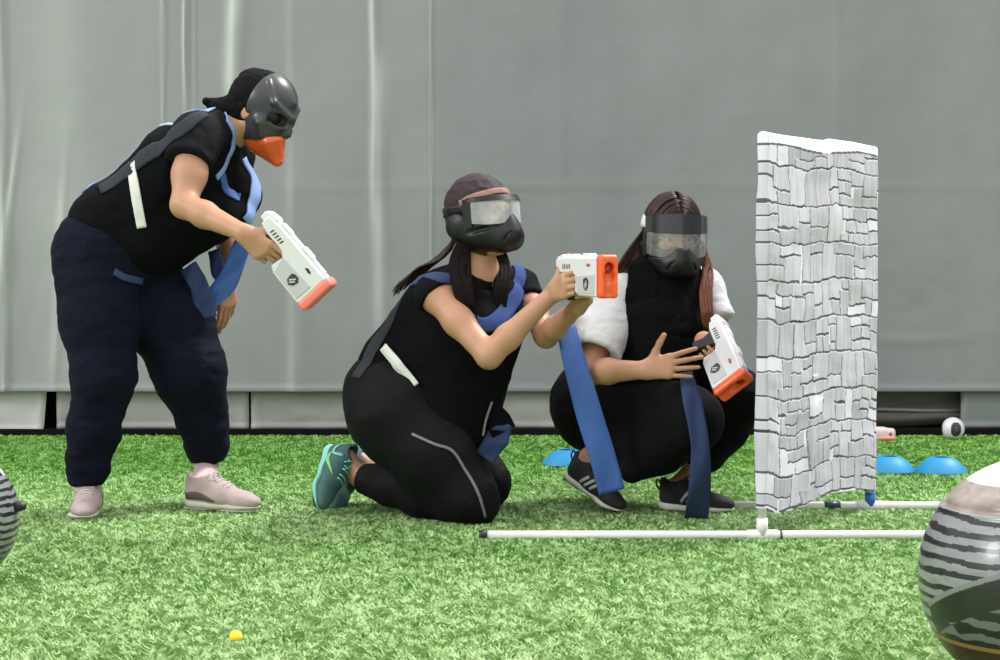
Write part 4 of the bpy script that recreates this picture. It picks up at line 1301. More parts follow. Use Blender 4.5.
    U.ell(neckb + A3(0.02, -0.03, 0.045), (0.075, 0.08, 0.06), None, 0.01, 's')
    sdf_obj('t_shirt', U, 0.005, M['black'], root, wrinkle=((16, 16, 16), 0.003))
    TU = U
    # vest
    W = SDF()
    W.cone(P(405, 372, 5.70), P(455, 312, 5.69), 0.132, 0.130, k=0.05, flat=(tl, 1.28))
    W.cone(P(455, 312, 5.69), P(474, 287, 5.66), 0.122, 0.080, k=0.05, flat=(tl, 1.35))
    W.cone(P(486, 330, 5.62), P(462, 425, 5.62), 0.085, 0.082, k=0.06, flat=(tl, 1.5))
    W.cone(P(432, 352, 5.62), P(436, 418, 5.60), 0.115, 0.10, k=0.06)
    W.cone(P(505, 300, 5.68), P(492, 335, 5.64), 0.06, 0.07, k=0.05)
    W.cut(P(450, 462, 5.6), (0.1, 0, -1))
    W.ell(P(434, 292, 5.50), (0.075, 0.09, 0.085), None, 0.012, 's')
    W.ell(P(452, 318, 5.45), (0.060, 0.06, 0.08), None, 0.012, 's')
    W.ell(P(528, 288, 5.78), (0.060, 0.08, 0.08), None, 0.012, 's')
    W.ell(neckb + A3(0.02, -0.05, 0.03), (0.085, 0.09, 0.080), None, 0.012, 's')
    vest = sdf_obj('vest', W, 0.005, M['mesh_vest'], root, wrinkle=((7, 7, 7), 0.006))
    UW = Both(TU, W, T)
    strip_px('shoulder_binding', UW, [(400, 300), (415, 282), (435, 276), (455, 284), (466, 300), (470, 318)], [0.02, 0.045, 0.05, 0.045, 0.035, 0.025], M['navyblue'], vest)
    strip_px('front_panel', UW, [(517, 264), (517, 284), (509, 306), (496, 321), (482, 325), (470, 318)], [0.035, 0.045, 0.05, 0.05, 0.045, 0.03], M['dullblue'], vest)
    strip_px('back_binding', UW, [(356, 378), (372, 350), (388, 325), (400, 302)], 0.045, M['grey_mesh'], vest)
    strip_px('elastic_band', W, [(386, 348), (400, 365), (417, 386)], 0.032, M['elastic'], vest, t=0.004, lift=0.014, nl=3)
    ribbon('hanging_strap', [P(490, 405, 5.58), P(498, 420, 5.57), P(504, 432, 5.57)], (0.4, 0, 1), [0.05, 0.08, 0.08], M['mesh_vest'], vest)
    ribbon('hanging_strap', [P(508, 424, 5.57), P(498, 438, 5.57), P(484, 458, 5.57)], (0.75, 0, 0.6), [0.03, 0.075, 0.06], M['navyblue'], vest, wave=0.003)
    ribbon('strap_edge', [P(492, 402, 5.56), P(486, 420, 5.555), P(483, 436, 5.55)], (1, 0, 0), 0.007, M['piping'], vest)
    # hair: wrapped crown, side locks, loose tail down the back
    H = hair_cap('hair', hc, R, root, None, 0.014)
    hair = sdf_obj('hair', H, 0.004, M['beanie'], root, wrinkle=((30, 30, 30), 0.003))
    L = lambda x, y, z: hc + R @ A3(x, y, z)
    lines = []
    for i in range(46):
        u = random.random(); a = random.uniform(-0.02, 0.02)
        lines.append([L(-0.09, -0.03 + 0.06 * u, -0.02 + a), P(448 - 6 * u, 252, 5.66 + .04 * u) + A3(a, 0, a), P(424 - 10 * u, 268 + 8 * u, 5.68 + .05 * u) + A3(a, a, 0), P(404 - 8 * u, 282 + 10 * random.random(), 5.70) + A3(a, 0, a)])
    frame_strands(hair, 'ponytail', lines, 0.0045, M['brownhair'])
    lines = []
    for i in range(60):
        u = random.random(); s = -1
        a = random.uniform(-0.012, 0.012)
        lines.append([L(-0.03 + 0.03 * u, -0.066, -0.05), P(452 + 14 * u, 262, 5.58) + A3(a, 0, 0), P(454 + 14 * u, 282, 5.53) + A3(a, 0, 0), P(462 + 12 * u, 308 + 12 * random.random(), 5.50) + A3(a, 0, 0)])
    for i in range(50):
        u = random.random(); a = random.uniform(-0.012, 0.012)
        lines.append([L(-0.01, 0.064, -0.05), P(498 + 8 * u, 262, 5.66) + A3(a, 0, 0), P(498 + 8 * u, 285, 5.60) + A3(a, 0, 0), P(490 + 12 * u, 308 + 14 * random.random(), 5.57) + A3(a, 0, 0)])
    frame_strands(hair, 'side_locks', lines, 0.006, M['hair'])
    # strip painting the highlight on the forehead below the wrap's edge
    Hs = SDF(); head_body(Hs, hc, R, 0.012, face=False)
    strip('forehead_highlight', Both(Hs, H), [L(0.10 * math.cos(a) - 0.012, 0.085 * math.sin(a), 0.036 + 0.032 * math.cos(a)) for a in np.linspace(-1.5, 1.5, 26)], 0.018, mat('forehead_highlight_pink', (0.30, 0.17, 0.14), 0.8, noise=(40, 0.2)), hair, t=0.004, lift=0.002, nl=5)
    eyes(hc, R, root)
    goggle_mask(hc, R, root, M['mask'], H, brow_h=0.011, lens_low=-0.036, lens_top=0.042, lens='glarelens')
    shoe(root, hsN, fN, uN, 'teal', 'R', 0.26)
    shoe(root, hsF, fN, uN, 'teal', 'L', 0.26)
    blaster(GO, gd, A3(0, 0, 1), 'white toy blaster with orange muzzle, aimed by the kneeling player with both hands', 0.90, 'orange')

# ------------------------------------------------------------------ squatting player on the right
def person_squatting():
    base = P(650, 512, 5.85); base[2] = 0
    root = empty('person', base, 'squatting person in white t-shirt, black vest and clear goggles, one hand spread open', 'person', 'players in masks and vests')
    tf = nrm(A3(0.34, -0.94, 0)); tl = nrm(A3(0.94, 0.34, 0))
    pel = P(606, 412, 6.02)
    waist, chest, neckb = P(632, 368, 5.98), P(660, 322, 5.90), P(668, 284, 5.87)
    sN, sF = P(613, 298, 5.84), P(703, 288, 5.94)
    eN, wN = P(588, 372, 5.68), P(645, 370, 5.53)
    eF = P(722, 348, 5.86)
    GO = P(721, 319, 5.60)
    gd = nrm(A3(0.20, -0.74, -0.62)); GR = frame(gd, A3(0.72, -0.30, 0.62)); gu = GR[:, 2]
    gc = GO + GR @ (A3(0.064, 0, -0.096) * 0.86)
    hdF = nrm(gd + gu * 0.2); wF = gc - hdF * 0.066 + GR[:, 1] * 0.034
    hN, hF = P(600, 410, 5.95), P(640, 405, 6.08)
    kN, kF = P(692, 418, 5.60), P(738, 398, 5.76)
    aN, aF = P(590, 458, 5.82), P(690, 476, 5.86)
    hc = P(673, 238, 5.82)
    R = frame(A3(0.16, -0.97, -0.10), A3(0.03, -0.05, 1))
    # feet: near one up on its toes, far one flat
    fN = nrm(A3(0.70, -0.50, -0.42)); uN = nrm(A3(0.25, -0.25, 0.9))
    hsN = P(566, 484, 5.86)
    toe = hsN + fN * 0.22
    hsN[2] += 0.012 - toe[2]
    fF = nrm(A3(0.93, -0.30, 0)); hsF = G(660, 512); hsF[2] = 0.008
    S = SDF()
    head_body(S, hc, R)
    S.cone(neckb, hc + R @ A3(-0.02, 0, -0.06), 0.055, 0.048, k=0.03)
    S.cone(waist, chest, 0.11, 0.115, k=0.05, flat=(tl, 1.3))
    S.cone(chest, neckb, 0.105, 0.06, k=0.05, flat=(tl, 1.3))
    S.cone(pel, waist, 0.13, 0.11, k=0.05, flat=(tl, 1.2))
    S.cone(neckb, sN, 0.05, 0.052, k=0.04); S.cone(neckb, sF, 0.05, 0.050, k=0.04)
    S.limb([(hN, 0.10), (kN, 0.058)], 0.04); S.limb([(hF, 0.10), (kF, 0.058)], 0.04)
    S.limb([(kN, 0.056), (kN + (aN - kN) * .4, 0.052), (aN, 0.033)], 0.03)
    S.limb([(kF, 0.056), (kF + (aF - kF) * .4, 0.052), (aF, 0.033)], 0.03)
    ankle_foot(S, aN, hsN, fN, uN, 0.245); ankle_foot(S, aF, hsF, fF, (0, 0, 1), 0.25)
    S.limb([(sN, 0.052), (sN + (eN - sN) * .5, 0.048), (eN, 0.041)], 0.03)
    S.limb([(eN, 0.041), (eN + (wN - eN) * .35, 0.039), (wN, 0.026)], 0.02)
    S.limb([(sF, 0.046), (sF + (eF - sF) * .5, 0.040), (eF, 0.034)], 0.03)
    S.limb([(eF, 0.036), (wF, 0.024)], 0.02)
    hand(S, wN, P(677, 365, 5.50) - wN, A3(0.15, 0.85, -0.15), 'R', [(0.10, 0.15, 0.1), (0.12, 0.15, 0.1), (0.15, 0.15, 0.1), (0.15, 0.2, 0.1)], 0.18, (0.95, 0.55, -0.15), 0.12, 0.98)
    c3 = (0.8, 0.9, 0.5)
    hand(S, wF, hdF, -GR[:, 1], 'L', [(0.3, 0.7, 0.4), (0.45, 1.3, 0.7), (0.45, 1.3, 0.7), (0.45, 1.3, 0.7)], 0.02, (0.8, 0.5, 0.4), 0.2, 0.95)
    sdf_obj('body', S, 0.0042, M['skin'], root)
    # black trousers
    T = SDF()
    T.cone(P(592, 405, 6.0), P(618, 408, 6.02), 0.140, 0.138, k=0.06, flat=(tl, 1.1))
    T.limb([(hN, 0.128), (P(655, 412, 5.75), 0.115), (P(688, 418, 5.62), 0.092), (P(692, 420, 5.60), 0.084)], 0.05)
    T.limb([(hF, 0.128), (P(695, 400, 5.90), 0.112), (P(733, 396, 5.78), 0.082), (kF, 0.078)], 0.05)
    T.limb([(P(690, 422, 5.62), 0.086), (P(660, 440, 5.68), 0.090), (P(628, 448, 5.76), 0.066), (P(610, 450, 5.80), 0.048)], 0.04)
    T.limb([(P(665, 440, 5.68), 0.080), (P(632, 472, 5.66), 0.036)], 0.05)
    T.limb([(kF, 0.078), (P(722, 428, 5.81), 0.076), (P(704, 452, 5.84), 0.062), (P(696, 460, 5.85), 0.056)], 0.04)
    T.local_cut(P(604, 452, 5.79), nrm(aN - kN), 0.05)
    T.local_cut(P(697, 462, 5.85), nrm(aF - kF), 0.075)
    tr = sdf_obj('trousers', T, 0.0055, M['black'], root, wrinkle=((9, 9, 9), 0.005))
    # white t-shirt with baggy sleeves
    U = SDF()
    U.cone(waist, chest, 0.122, 0.125, k=0.05, flat=(tl, 1.3))
    U.cone(chest, neckb, 0.115, 0.066, k=0.05, flat=(tl, 1.3))
    U.limb([(neckb, 0.06), (sN, 0.066), (P(603, 328, 5.76), 0.076), (P(597, 350, 5.72), 0.080)], 0.04)
    U.limb([(neckb, 0.06), (sF, 0.058), (P(718, 318, 5.87), 0.052)], 0.04)
    dN = nrm(eN - sN)
    U.local_cut(P(594, 354, 5.71), dN, 0.13)
    U.local_cut(P(719, 320, 5.87), eF - sF, 0.09)
    U.cone(P(592, 356, 5.70), P(588, 380, 5.66), 0.062, k=0.008, op='s')
    U.ell(neckb + A3(0.02, -0.05, 0.04), (0.08, 0.08, 0.06), None, 0.01, 's')
    sh = sdf_obj('t_shirt', U, 0.0045, M['white_tee'], root, wrinkle=((10, 10, 22), 0.005))
    # black vest hanging over the front
    W = SDF()
    W.cone(P(632, 372, 5.97), P(660, 325, 5.88), 0.132, 0.130, k=0.05, flat=(tl, 1.22))
    W.cone(P(660, 325, 5.88), P(668, 292, 5.86), 0.124, 0.085, k=0.05, flat=(tl, 1.35))
    W.cone(P(664, 320, 5.80), P(668, 372, 5.77), 0.100, 0.095, k=0.06, flat=(tl, 1.45))
    W.cone(P(612, 362, 5.98), P(600, 400, 6.02), 0.10, 0.11, k=0.05)
    W.cone(P(636, 376, 5.85), P(650, 392, 5.80), 0.085, 0.075, k=0.05, flat=(tl, 1.3))
    W.ell(P(604, 315, 5.80), (0.075, 0.13, 0.10), None, 0.012, 's')
    W.ell(P(719, 300, 5.92), (0.055, 0.10, 0.10), None, 0.012, 's')
    vest = sdf_obj('vest', W, 0.005, M['mesh_vest'], root, wrinkle=((8, 8, 8), 0.006))
    ribbon('long_side_strap', [P(566, 326, 5.66), P(574, 360, 5.60), P(588, 410, 5.565), P(602, 455, 5.555), P(612, 492, 5.56)], (1, 0.1, 0), [0.060, 0.074, 0.082, 0.082, 0.082], M['blue'], vest, t=0.004, n=40, wave=0.003)
    ribbon('dark_side_strap', [P(686, 372, 5.55), P(692, 400, 5.50), P(700, 445, 5.49), P(700, 485, 5.52), P(696, 518, 5.60)], (1, 0.1, 0), [0.04, 0.060, 0.055, 0.07, 0.075], M['navyblue'], vest, t=0.004, n=40, wave=0.004)
    # hair
    H = hair_cap('hair', hc, R, root, None, 0.016)
    L = lambda x, y, z: hc + R @ A3(x, y, z)
    H.cone(L(0.09, 0, 0.125), L(-0.06, 0, 0.150), 0.006, 0.006, k=0.006, op='s')
    H.cone(L(-0.04, 0.0, -0.04), L(-0.03, -0.03, -0.16), 0.075, 0.07, k=0.04)
    hair = sdf_obj('hair', H, 0.004, M['brownhair'], root, wrinkle=((26, 26, 26), 0.003))
    lines = []
    for i in range(190):                                  # combed strands from the parting
        sd = -1 if i % 2 else 1; x = -0.100 + 0.190 * random.random()
        cc = math.sqrt(max(0.02, 1 - ((x + 0.012) / 0.110) ** 2)); ln = []
        for th in (3, 28, 55, 80, 100):
            t_ = math.radians(th); xx = x * (1 - 0.10 * th / 100) - 0.010 * th / 100
            ln.append(L(xx, sd * 0.095 * cc * math.sin(t_), 0.030 + 0.120 * cc * math.cos(t_)))
        lines.append(ln)
    frame_strands(hair, 'combed_strands', lines, 0.0035, M['brownhair'])
    lines = []
    for i in range(80):
        u = random.random(); a = random.uniform(-0.02, 0.02)
        lines.append([L(-0.03, -0.088, 0.03 * u), P(640 - 14 * u, 262, 5.84) + A3(a, 0, 0), P(630 - 18 * u, 285 + 10 * u, 5.82) + A3(a, 0, 0), P(634 - 12 * u, 320, 5.74) + A3(a, 0, 0)])
    lines2 = []
    for i in range(70):
        u = random.random(); a = random.uniform(-0.01, 0.01)
        lines2.append([L(-0.01, 0.090, 0.02 * u), P(706 + 3 * u, 268, 5.80) + A3(a, 0, 0), P(702 + 8 * u, 292, 5.75) + A3(a, 0, 0), P(704 + 8 * u, 316 + 12 * random.random(), 5.72) + A3(a, 0, 0)])
    frame_strands(hair, 'long_locks', lines, 0.0055, M['brownhair'])
    frame_strands(hair, 'side_lock', lines2, 0.0055, M['lithair'])
    # dark hair falling over the chest in front
    Fh = SDF()
    Fh.cone(P(648, 270, 5.80), P(646, 335, 5.735), 0.045, 0.040, k=0.04, flat=((1, 0, 0), 1.4))
    Fh.cone(P(668, 285, 5.79), P(672, 330, 5.735), 0.050, 0.045, k=0.04, flat=((1, 0, 0), 1.5))
    Fh.cone(P(690, 275, 5.82), P(694, 325, 5.76), 0.040, 0.034, k=0.04)
    Fh.cone(P(636, 300, 5.78), P(640, 342, 5.75), 0.030, 0.018, k=0.04)
    sdf_obj('front_hair', Fh, 0.0045, mat('shaded_black_hair', (0.0035, 0.003, 0.0035), 0.8, noise=(20, 0.3), spec=0.06), hair, wrinkle=((40, 20, 6), 0.004))
    eyes(hc, R, root)
    jaw = goggle_mask(hc, R, root, M['elastic'], H, brow_h=0.050, brow_mat='smokeband', lens_low=-0.052, lens_top=0.030, jaw_top=-0.014, strap_u=0.052, strap_w=0.036)
    # thin spectacles behind the lens
    g = Acc()
    for s in (-1, 1):
        pts = [L(0.100 - 0.10 * abs(0.034 * s + 0.024 * math.cos(t)) ** 1.2, s * 0.034 + 0.024 * math.cos(t), 0.002 + 0.019 * math.sin(t)) for t in np.linspace(0, 2 * math.pi, 22)]
        g.tube(pts, 0.0014, 6)
        g.tube([L(0.092, s * 0.058, 0.008), L(0.0, s * 0.080, 0.006)], 0.0014, 6)
    g.tube([L(0.100, -0.010, 0.006), L(0.102, 0, 0.009), L(0.100, 0.010, 0.006)], 0.0014, 6)
    g.build('spectacles', mat('spectacle_wire', (0.45, 0.38, 0.38), 0.3, metal=0.6, noise=(30, 0.1)), root, True)
    shoe(root, hsN, fN, uN, 'sport', 'R', 0.245)
    shoe(root, hsF, fF, (0, 0, 1), 'sport', 'L', 0.25)
    blaster(GO, gd, gu, 'white toy blaster with orange muzzle pointing down at the squatting player\'s knee', 0.86, 'orange')

# ------------------------------------------------------------------ banner on its pipe stand
def stone_pattern(nu, nv, wid, hei):
    """printed stone-wall drawing as an array of greys (nv x nu)"""
    rg = random.Random(21)
    img = np.full((nv, nu), 0.66)
    line = np.zeros((nv, nu))
    def yv(z): return int(np.clip((z / hei) * nv, 0, nv - 1))
    def xv(x): return int(np.clip((x / wid) * nu, 0, nu - 1))
    U, Vv = np.meshgrid(np.arange(nu) / nu * wid, np.arange(nv) / nv * hei)
    rects = []
    z = 0.0
    while z < hei:
        ch = rg.uniform(0.105, 0.130)
        x = -rg.uniform(0, 0.05)
        while x < wid:
            cw = rg.uniform(0.055, 0.115)
            t = rg.random()
            cuts = [0.0, 1.0] if t < 0.22 else [0.0, rg.uniform(0.28, 0.72), 1.0] if t < 0.82 else [0.0, rg.uniform(0.25, 0.4), rg.uniform(0.6, 0.75), 1.0]
            for a, b in zip(cuts[:-1], cuts[1:]):
                ext = rg.uniform(-0.25, 0.35) * cw if rg.random() < 0.6 else 0.0
                if rg.random() < 0.14 and cw > 0.08:
                    m = x + cw * rg.uniform(0.4, 0.6)
                    rects.append((x, m, z + a * ch, z + b * ch, rg.random(), rg.random() < 0.2)); rects.append((m, x + cw, z + a * ch, z + b * ch, rg.random(), False))
                else:
                    rects.append((x + ext, x + cw + 0.02, z + a * ch, z + b * ch, rg.random(), rg.random() < 0.12))
            x += cw
        z += ch
    wob = 0.020 * (fbm(np.stack([U * 14, Vv * 14, U * 0], -1), 2) - 0.5); wob2 = 0.018 * (fbm(np.stack([U * 12, Vv * 12, U * 0 + 9], -1), 2) - 0.5)
    Uw, Vw = U + wob, Vv + wob2
    wob = wob + 0.007 * (fbm(np.stack([U * 45, Vv * 45, U * 0 + 3], -1), 2) - 0.5); wob2 = wob2 + 0.010 * (fbm(np.stack([U * 38, Vv * 38, U * 0 + 6], -1), 2) - 0.5)
    Uw, Vw = U + wob, Vv + wob2
    hatch = fbm(np.stack([U * 140, Vv * 12, U * 0], -1), 2)
    for (x0, x1, z0, z1, g, lightst) in rects:
        m = (Uw >= x0) & (Uw < x1) & (Vw >= z0) & (Vw < z1)
        if not m.any(): continue
        t = 0.41 + 0.14 * g
        if lightst: t = 0.66
        img[m] = t * (1 if lightst else 1) - (0.0 if lightst else 1) * 0.16 * (hatch[m] - 0.45)
        lw = 0.0042
        low = m & ((Vw - z0) < lw * (1.2 + 0.8 * g))           # drawn shadow line below each stone
        side = m & ((Uw - x0) < lw * (1.0 + 0.9 * rg.random()))
        if x0 > 0.03: img[side] = 0.16 + 0.16 * rg.random()
        img[low] = 0.055 + 0.06 * rg.random()
        top = m & ((z1 - Vw) < lw * 0.8)
        img[top] = 0.64
    return img
def banner():
    Af = G(762, 541); Ar = G(870, 511)
    Af[2] = 0; Ar[2] = 0
    d = nrm(Ar - Af); W = float(np.linalg.norm(Ar - Af)); nn = A3(d[1], -d[0], 0)
    base = (Af + Ar) / 2
    root = empty('banner_stand', base, 'white pipe stand on the turf holding the stone-print banner', 'banner stand')
    pr = 0.0135; H = P(757, 137, Af[1])[2]
    a = Acc(); a.tube([Af + A3(0, 0, 0.02), Af + A3(0, 0, H)], pr, 14); a.build('upright', M['pvc'], root, True)
    a = Acc(); a.tube([Ar + A3(0, 0, 0.02), Ar + A3(0, 0, H - 0.01)], pr, 14); up2 = a.build('upright', M['pvc'], root, True)
    a = Acc(); a.tube([Af + A3(0, 0, H), Ar + A3(0, 0, H - 0.01)], pr, 14); a.build('top_bar', M['pvc'], root, True)
    def foot(yp, x0, x1, post, wrap):
        Y = post[1]; z = pr + 0.004
        xa = P(x0, 500, Y)[0]; xb = P(x1, 500, Y)[0]
        f = Acc(); f.tube([(xa, Y, z), (xb, Y, z)], pr, 14)
        o = f.build('foot_pipe', M['pvc'], root, True)
        t = Acc()                                   # tee fitting
        t.tube([(post[0] - 0.045, Y, z), (post[0] + 0.045, Y, z)], pr * 1.22, 14)
        t.tube([(post[0], Y, z), (post[0], Y, z + 0.05)], pr * 1.25, 14)
        t.build('tee_fitting', M['pvc'], root, True)
        return o, xa, xb, Y, z
    o, xa, xb, Y, z = foot(534, 483, 1010, Af, None)
    c = Acc(); c.tube([(xa - 0.012, Y, z), (xa + 0.012, Y, z)], pr * 1.12, 14); c.build('end_cap', M['pvcblack'], o, True)
    c = Acc(); c.tube([(Af[0] + 0.052, Y, z), (Af[0] + 0.058, Y, z)], pr * 1.1, 14); c.build('joint_line', M['gunmark'], o, True)
    o, xa, xb, Y, z = foot(504, 696, 1010, Ar, None)
    c = Acc(); c.tube([(P(824, 500, Y)[0], Y, z), (P(840, 500, Y)[0], Y, z)], pr * 1.06, 14); c.build('tape', M['tapenavy'], o, True)
    c = Acc(); c.tube([Ar + A3(0, 0, 0.018), Ar + A3(0, 0, 0.062)], pr * 1.3, 14); c.build('blue_tape', M['tapeblue'], up2, True)
    # cloth: a sleeve pulled over the frame, printed both sides
    nu, nv = 190, 460
    img = stone_pattern(nu, nv, W + 0.03, H)
    u = np.linspace(-0.018 / W, 1 + 0.010 / W, nu + 1); v = np.linspace(0, 1, nv + 1)
    Ug, Vg = np.meshgrid(u, v)
    zb = 0.070 + 0.0 * Ug - 0.0 * Ug + 0.030 * np.clip(Ug, 0, 1) * 0.2 - 0.045 * np.exp(-((Ug - 0.12) / 0.10) ** 2) * 0
    zb = np.interp(Ug, [0, 0.1, 0.2, 0.55, 0.9, 1.0], [0.098, 0.074, 0.074, 0.098, 0.082, 0.066])
    zt = np.interp(Ug, [0, 0.3, 0.52, 0.56, 0.8, 1.0], [H + 0.016, H + 0.006, H + 0.010, H + 0.016, H + 0.014, H + 0.008])
    Z = zb + (zt - zb) * Vg
    dep = pr + 0.006 + 0.010 * (fbm(np.stack([Ug * 3.5, Vg * 9, Ug * 0], -1), 3) - 0.5) * 1.6
    dep += 0.010 * np.exp(-((Ug - (0.62 - 0.5 * (0.30 - Vg)) + 0.18) / 0.03) ** 2) * (Vg < 0.28)
    dep += 0.006 * np.exp(-((Ug - 0.32 - 0.2 * Vg) / 0.025) ** 2) * (Vg < 0.35)
    ed = np.clip(np.minimum(Ug + 0.018 / W, 1 + 0.01 / W - Ug) * W / 0.012, 0, 1)
    depf = dep * np.sqrt(1 - (1 - ed) ** 2)
    topr = np.clip((1 - Vg) * 1.1 / 0.012, 0, 1)
    depf = depf * np.sqrt(1 - (1 - topr) ** 2)
    flap = 1.0
    XY = Af[None, None, :2] + (Ug * W)[..., None] * d[:2]
    fr = np.stack([XY[..., 0] + nn[0] * depf, XY[..., 1] + nn[1] * depf, Z], -1)
    bk = np.stack([XY[..., 0] - nn[0] * depf, XY[..., 1] - nn[1] * depf, Z], -1)
    idx = np.arange((nu + 1) * (nv + 1)).reshape(nv + 1, nu + 1)
    Q = np.stack([idx[:-1, :-1].ravel(), idx[:-1, 1:].ravel(), idx[1:, 1:].ravel(), idx[1:, :-1].ravel()], 1)
    NN = idx.size
    Vt = np.concatenate([fr.reshape(-1, 3), bk.reshape(-1, 3)])
    Qa = np.concatenate([Q, Q[:, ::-1] + NN])
    m = attr_mat('stone_print_cloth', 0.8, 0.2, bump=(40, 0.15, 0.004))
    cl = mesh_obj('banner', Vt, Qa, m)
    g = img.reshape(-1)
    # white hem across the top, plain white band along the left edge
    vv = np.repeat((np.arange(nv) + .5) / nv, nu); uu = np.tile((np.arange(nu) + .5) / nu, nv)
    hem = vv > 0.969 + 0.006 * np.sin(uu * 9)
    g = np.where(hem, 0.80, g)
    seam = (vv > 0.963 + 0.006 * np.sin(uu * 9)) & ~hem & (np.abs(uu - 0.5) > 0.04)
    g = np.where(seam, 0.12, g)
    colr = np.stack([g * 1.04, g * 0.99, g * 1.14, np.ones_like(g)], 1)
    colr = np.concatenate([colr, colr])
    ca = cl.data.color_attributes.new('pattern', 'FLOAT_COLOR', 'CORNER')
    ca.data.foreach_set('color', np.repeat(colr, 4, axis=0).astype(np.float32).ravel())
    tag(cl, 'white banner printed with grey stone blocks, pulled over the white pipe stand', 'banner')

# ------------------------------------------------------------------ small things on the turf
def disc_cone(px, py, label):
    c = G(px, py); c[2] = 0.010
    a = Acc()
    R0, r1, h = 0.098, 0.032, 0.056
    pr = [(R0, 0.0), (R0 * 0.985, 0.004), (0.080, 0.026), (0.060, 0.045), (r1 + 0.006, h - 0.002), (r1, h), (r1 - 0.003, h - 0.003), (0.056, 0.040), (0.076, 0.022), (R0 - 0.006, 0.0), (R0, 0.0)]
    a.lathe(pr, c, None, 40)
    o = a.build('disc_cone', M['cone'], None, True)
    tag(o, label, 'marker cone', 'blue disc cones on the turf')
def striped_ball(px, py, Y, rad, label, variant):
    c = P(px, py, Y); c[2] = rad + 0.004
    root = empty('striped_ball', (c[0], c[1], 0.004), label, 'inflatable ball', 'large striped balls at the edges of the field')
    n, k = (520, 360) if variant == 'R' else (260, 200)
    th = np.linspace(0, math.pi, k + 1); ph = np.linspace(0, 2 * math.pi, n + 1)[:-1]
    T, Ph = np.meshgrid(th, ph, indexing='ij')
    r = np.full_like(T, rad)
    lip = math.radians(54) if variant == 'R' else math.radians(48)
    r = r - 0.022 * rad * np.exp(-((T - lip + 0.03) / 0.03) ** 2) + 0.012 * rad * np.exp(-((T - lip - 0.02) / 0.02) ** 2)
    V = np.stack([r * np.sin(T) * np.cos(Ph), r * np.sin(T) * np.sin(Ph), r * np.cos(T)], -1).reshape(-1, 3) + c
    idx = np.arange((k + 1) * n).reshape(k + 1, n)
    jn = np.roll(idx, -1, axis=1)
    Q = np.stack([idx[:-1].ravel(), idx[1:].ravel(), jn[1:].ravel(), jn[:-1].ravel()], 1)
    m = attr_mat('striped_ball_vinyl', 0.30, 0.5, coat=0.15, bump=(14, 0.25, 0.006))
    o = mesh_obj('shell', V, Q, m, root)
    tc = (T[:-1, :] + T[1:, :]) / 2; pc = Ph[:-1, :] + math.pi / n
    nz = fbm(np.stack([np.cos(pc) * 3, np.sin(pc) * 3, tc * 5], -1), 3) - 0.5
    nz2 = fbm(np.stack([np.cos(pc) * 7, np.sin(pc) * 7, tc * 16], -1), 3)
    deg = np.degrees(tc)
    stripe = np.sin((deg + nz * 5) * 2 * math.pi / 6.6)
    sil = A3(0.20, 0.21, 0.215); blk = A3(0.010, 0.010, 0.012)
    colr = np.where((stripe > -0.25)[..., None], sil * (0.75 + 0.5 * nz2[..., None]), blk)
    cap = deg < np.degrees(lip) - (17 if variant == 'R' else 0) + (0 if variant == 'R' else 3 * np.sin(pc * 14) + 2)
    if variant == 'R':
        band = (~cap) & (deg < np.degrees(lip))
        tan = A3(0.27, 0.22, 0.20)
        colr = np.where(band[..., None], tan * (0.55 + 0.9 * nz2[..., None]), colr)
        # dark swoosh sweeping up across the front, silver edge on its upper side
        pd = np.degrees(pc)                    # 180 = left, 270 = towards the camera
        up = 103 - 28 * np.sin(np.radians(np.clip(pd - 190, 0, 90)))
        d = deg - up
        zone = (pd > 188) & (pd < 330)
        colr = np.where((zone & (d > -2.6) & (d <= 0))[..., None], sil * 0.8, colr)
        colr = np.where((zone & (d > 0) & (d < 16 - 3 * nz * 8))[..., None], blk * 0.9, colr)
        low = (d > 14) & zone
        st2 = np.sin((deg + nz * 14) * 2 * math.pi / 8.5)
        colr = np.where((low & (deg < 118))[..., None], np.where((st2 > 0.15)[..., None], sil * 0.55, blk), colr)
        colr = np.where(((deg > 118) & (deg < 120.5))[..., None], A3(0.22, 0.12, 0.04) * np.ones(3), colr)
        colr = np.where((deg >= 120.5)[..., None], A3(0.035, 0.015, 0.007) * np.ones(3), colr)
    else:
        pd = np.degrees(pc)
        ex = (pd - 305) / 14; ez = (deg - 91) / 10
        rr = ex * ex + ez * ez
        colr = np.where((rr < 1.35)[..., None], blk, colr)
        colr = np.where((rr < 1.0)[..., None], A3(0.75, 0.76, 0.78) * np.ones(3), colr)
        colr = np.where((rr < 0.5)[..., None], A3(0.30, 0.38, 0.48) * np.ones(3), colr)
    colr = np.where(cap[..., None], A3(0.82, 0.82, 0.82) * np.ones(3), colr)
    cc = np.concatenate([colr.reshape(-1, 3), np.ones((colr.shape[0] * n, 1))], 1)
    # per-corner colours, all four corners of a face alike
    ca = o.data.color_attributes.new('pattern', 'FLOAT_COLOR', 'CORNER')
    nl = len(o.data.loops); pf = np.zeros(nl, int)
    ls = np.zeros(len(o.data.polygons), np.int32); lt = np.zeros(len(o.data.polygons), np.int32)
    o.data.polygons.foreach_get('loop_start', ls); o.data.polygons.foreach_get('loop_total', lt)
    if len(ls) == len(cc):
        pf = np.repeat(np.arange(len(ls)), lt)
    ca.data.foreach_set('color', cc[pf].astype(np.float32).ravel())
    a = Acc()
    if variant == 'L':
        q = c + rad * A3(0.985, -0.05, 0.17)
        a.tube([q - A3(0.01, 0, 0), q + A3(0.012, 0, 0), q + A3(0.026, 0, 0)], [0.012, 0.013, 0.007], 14)
    else:
        q = c + rad * A3(-0.2, 0.9, 0.38)
        a.tube([q, q + A3(-0.004, 0.02, 0.008)], [0.012, 0.008], 14)
    a.build('valve', M['pvcblack'], root, True)
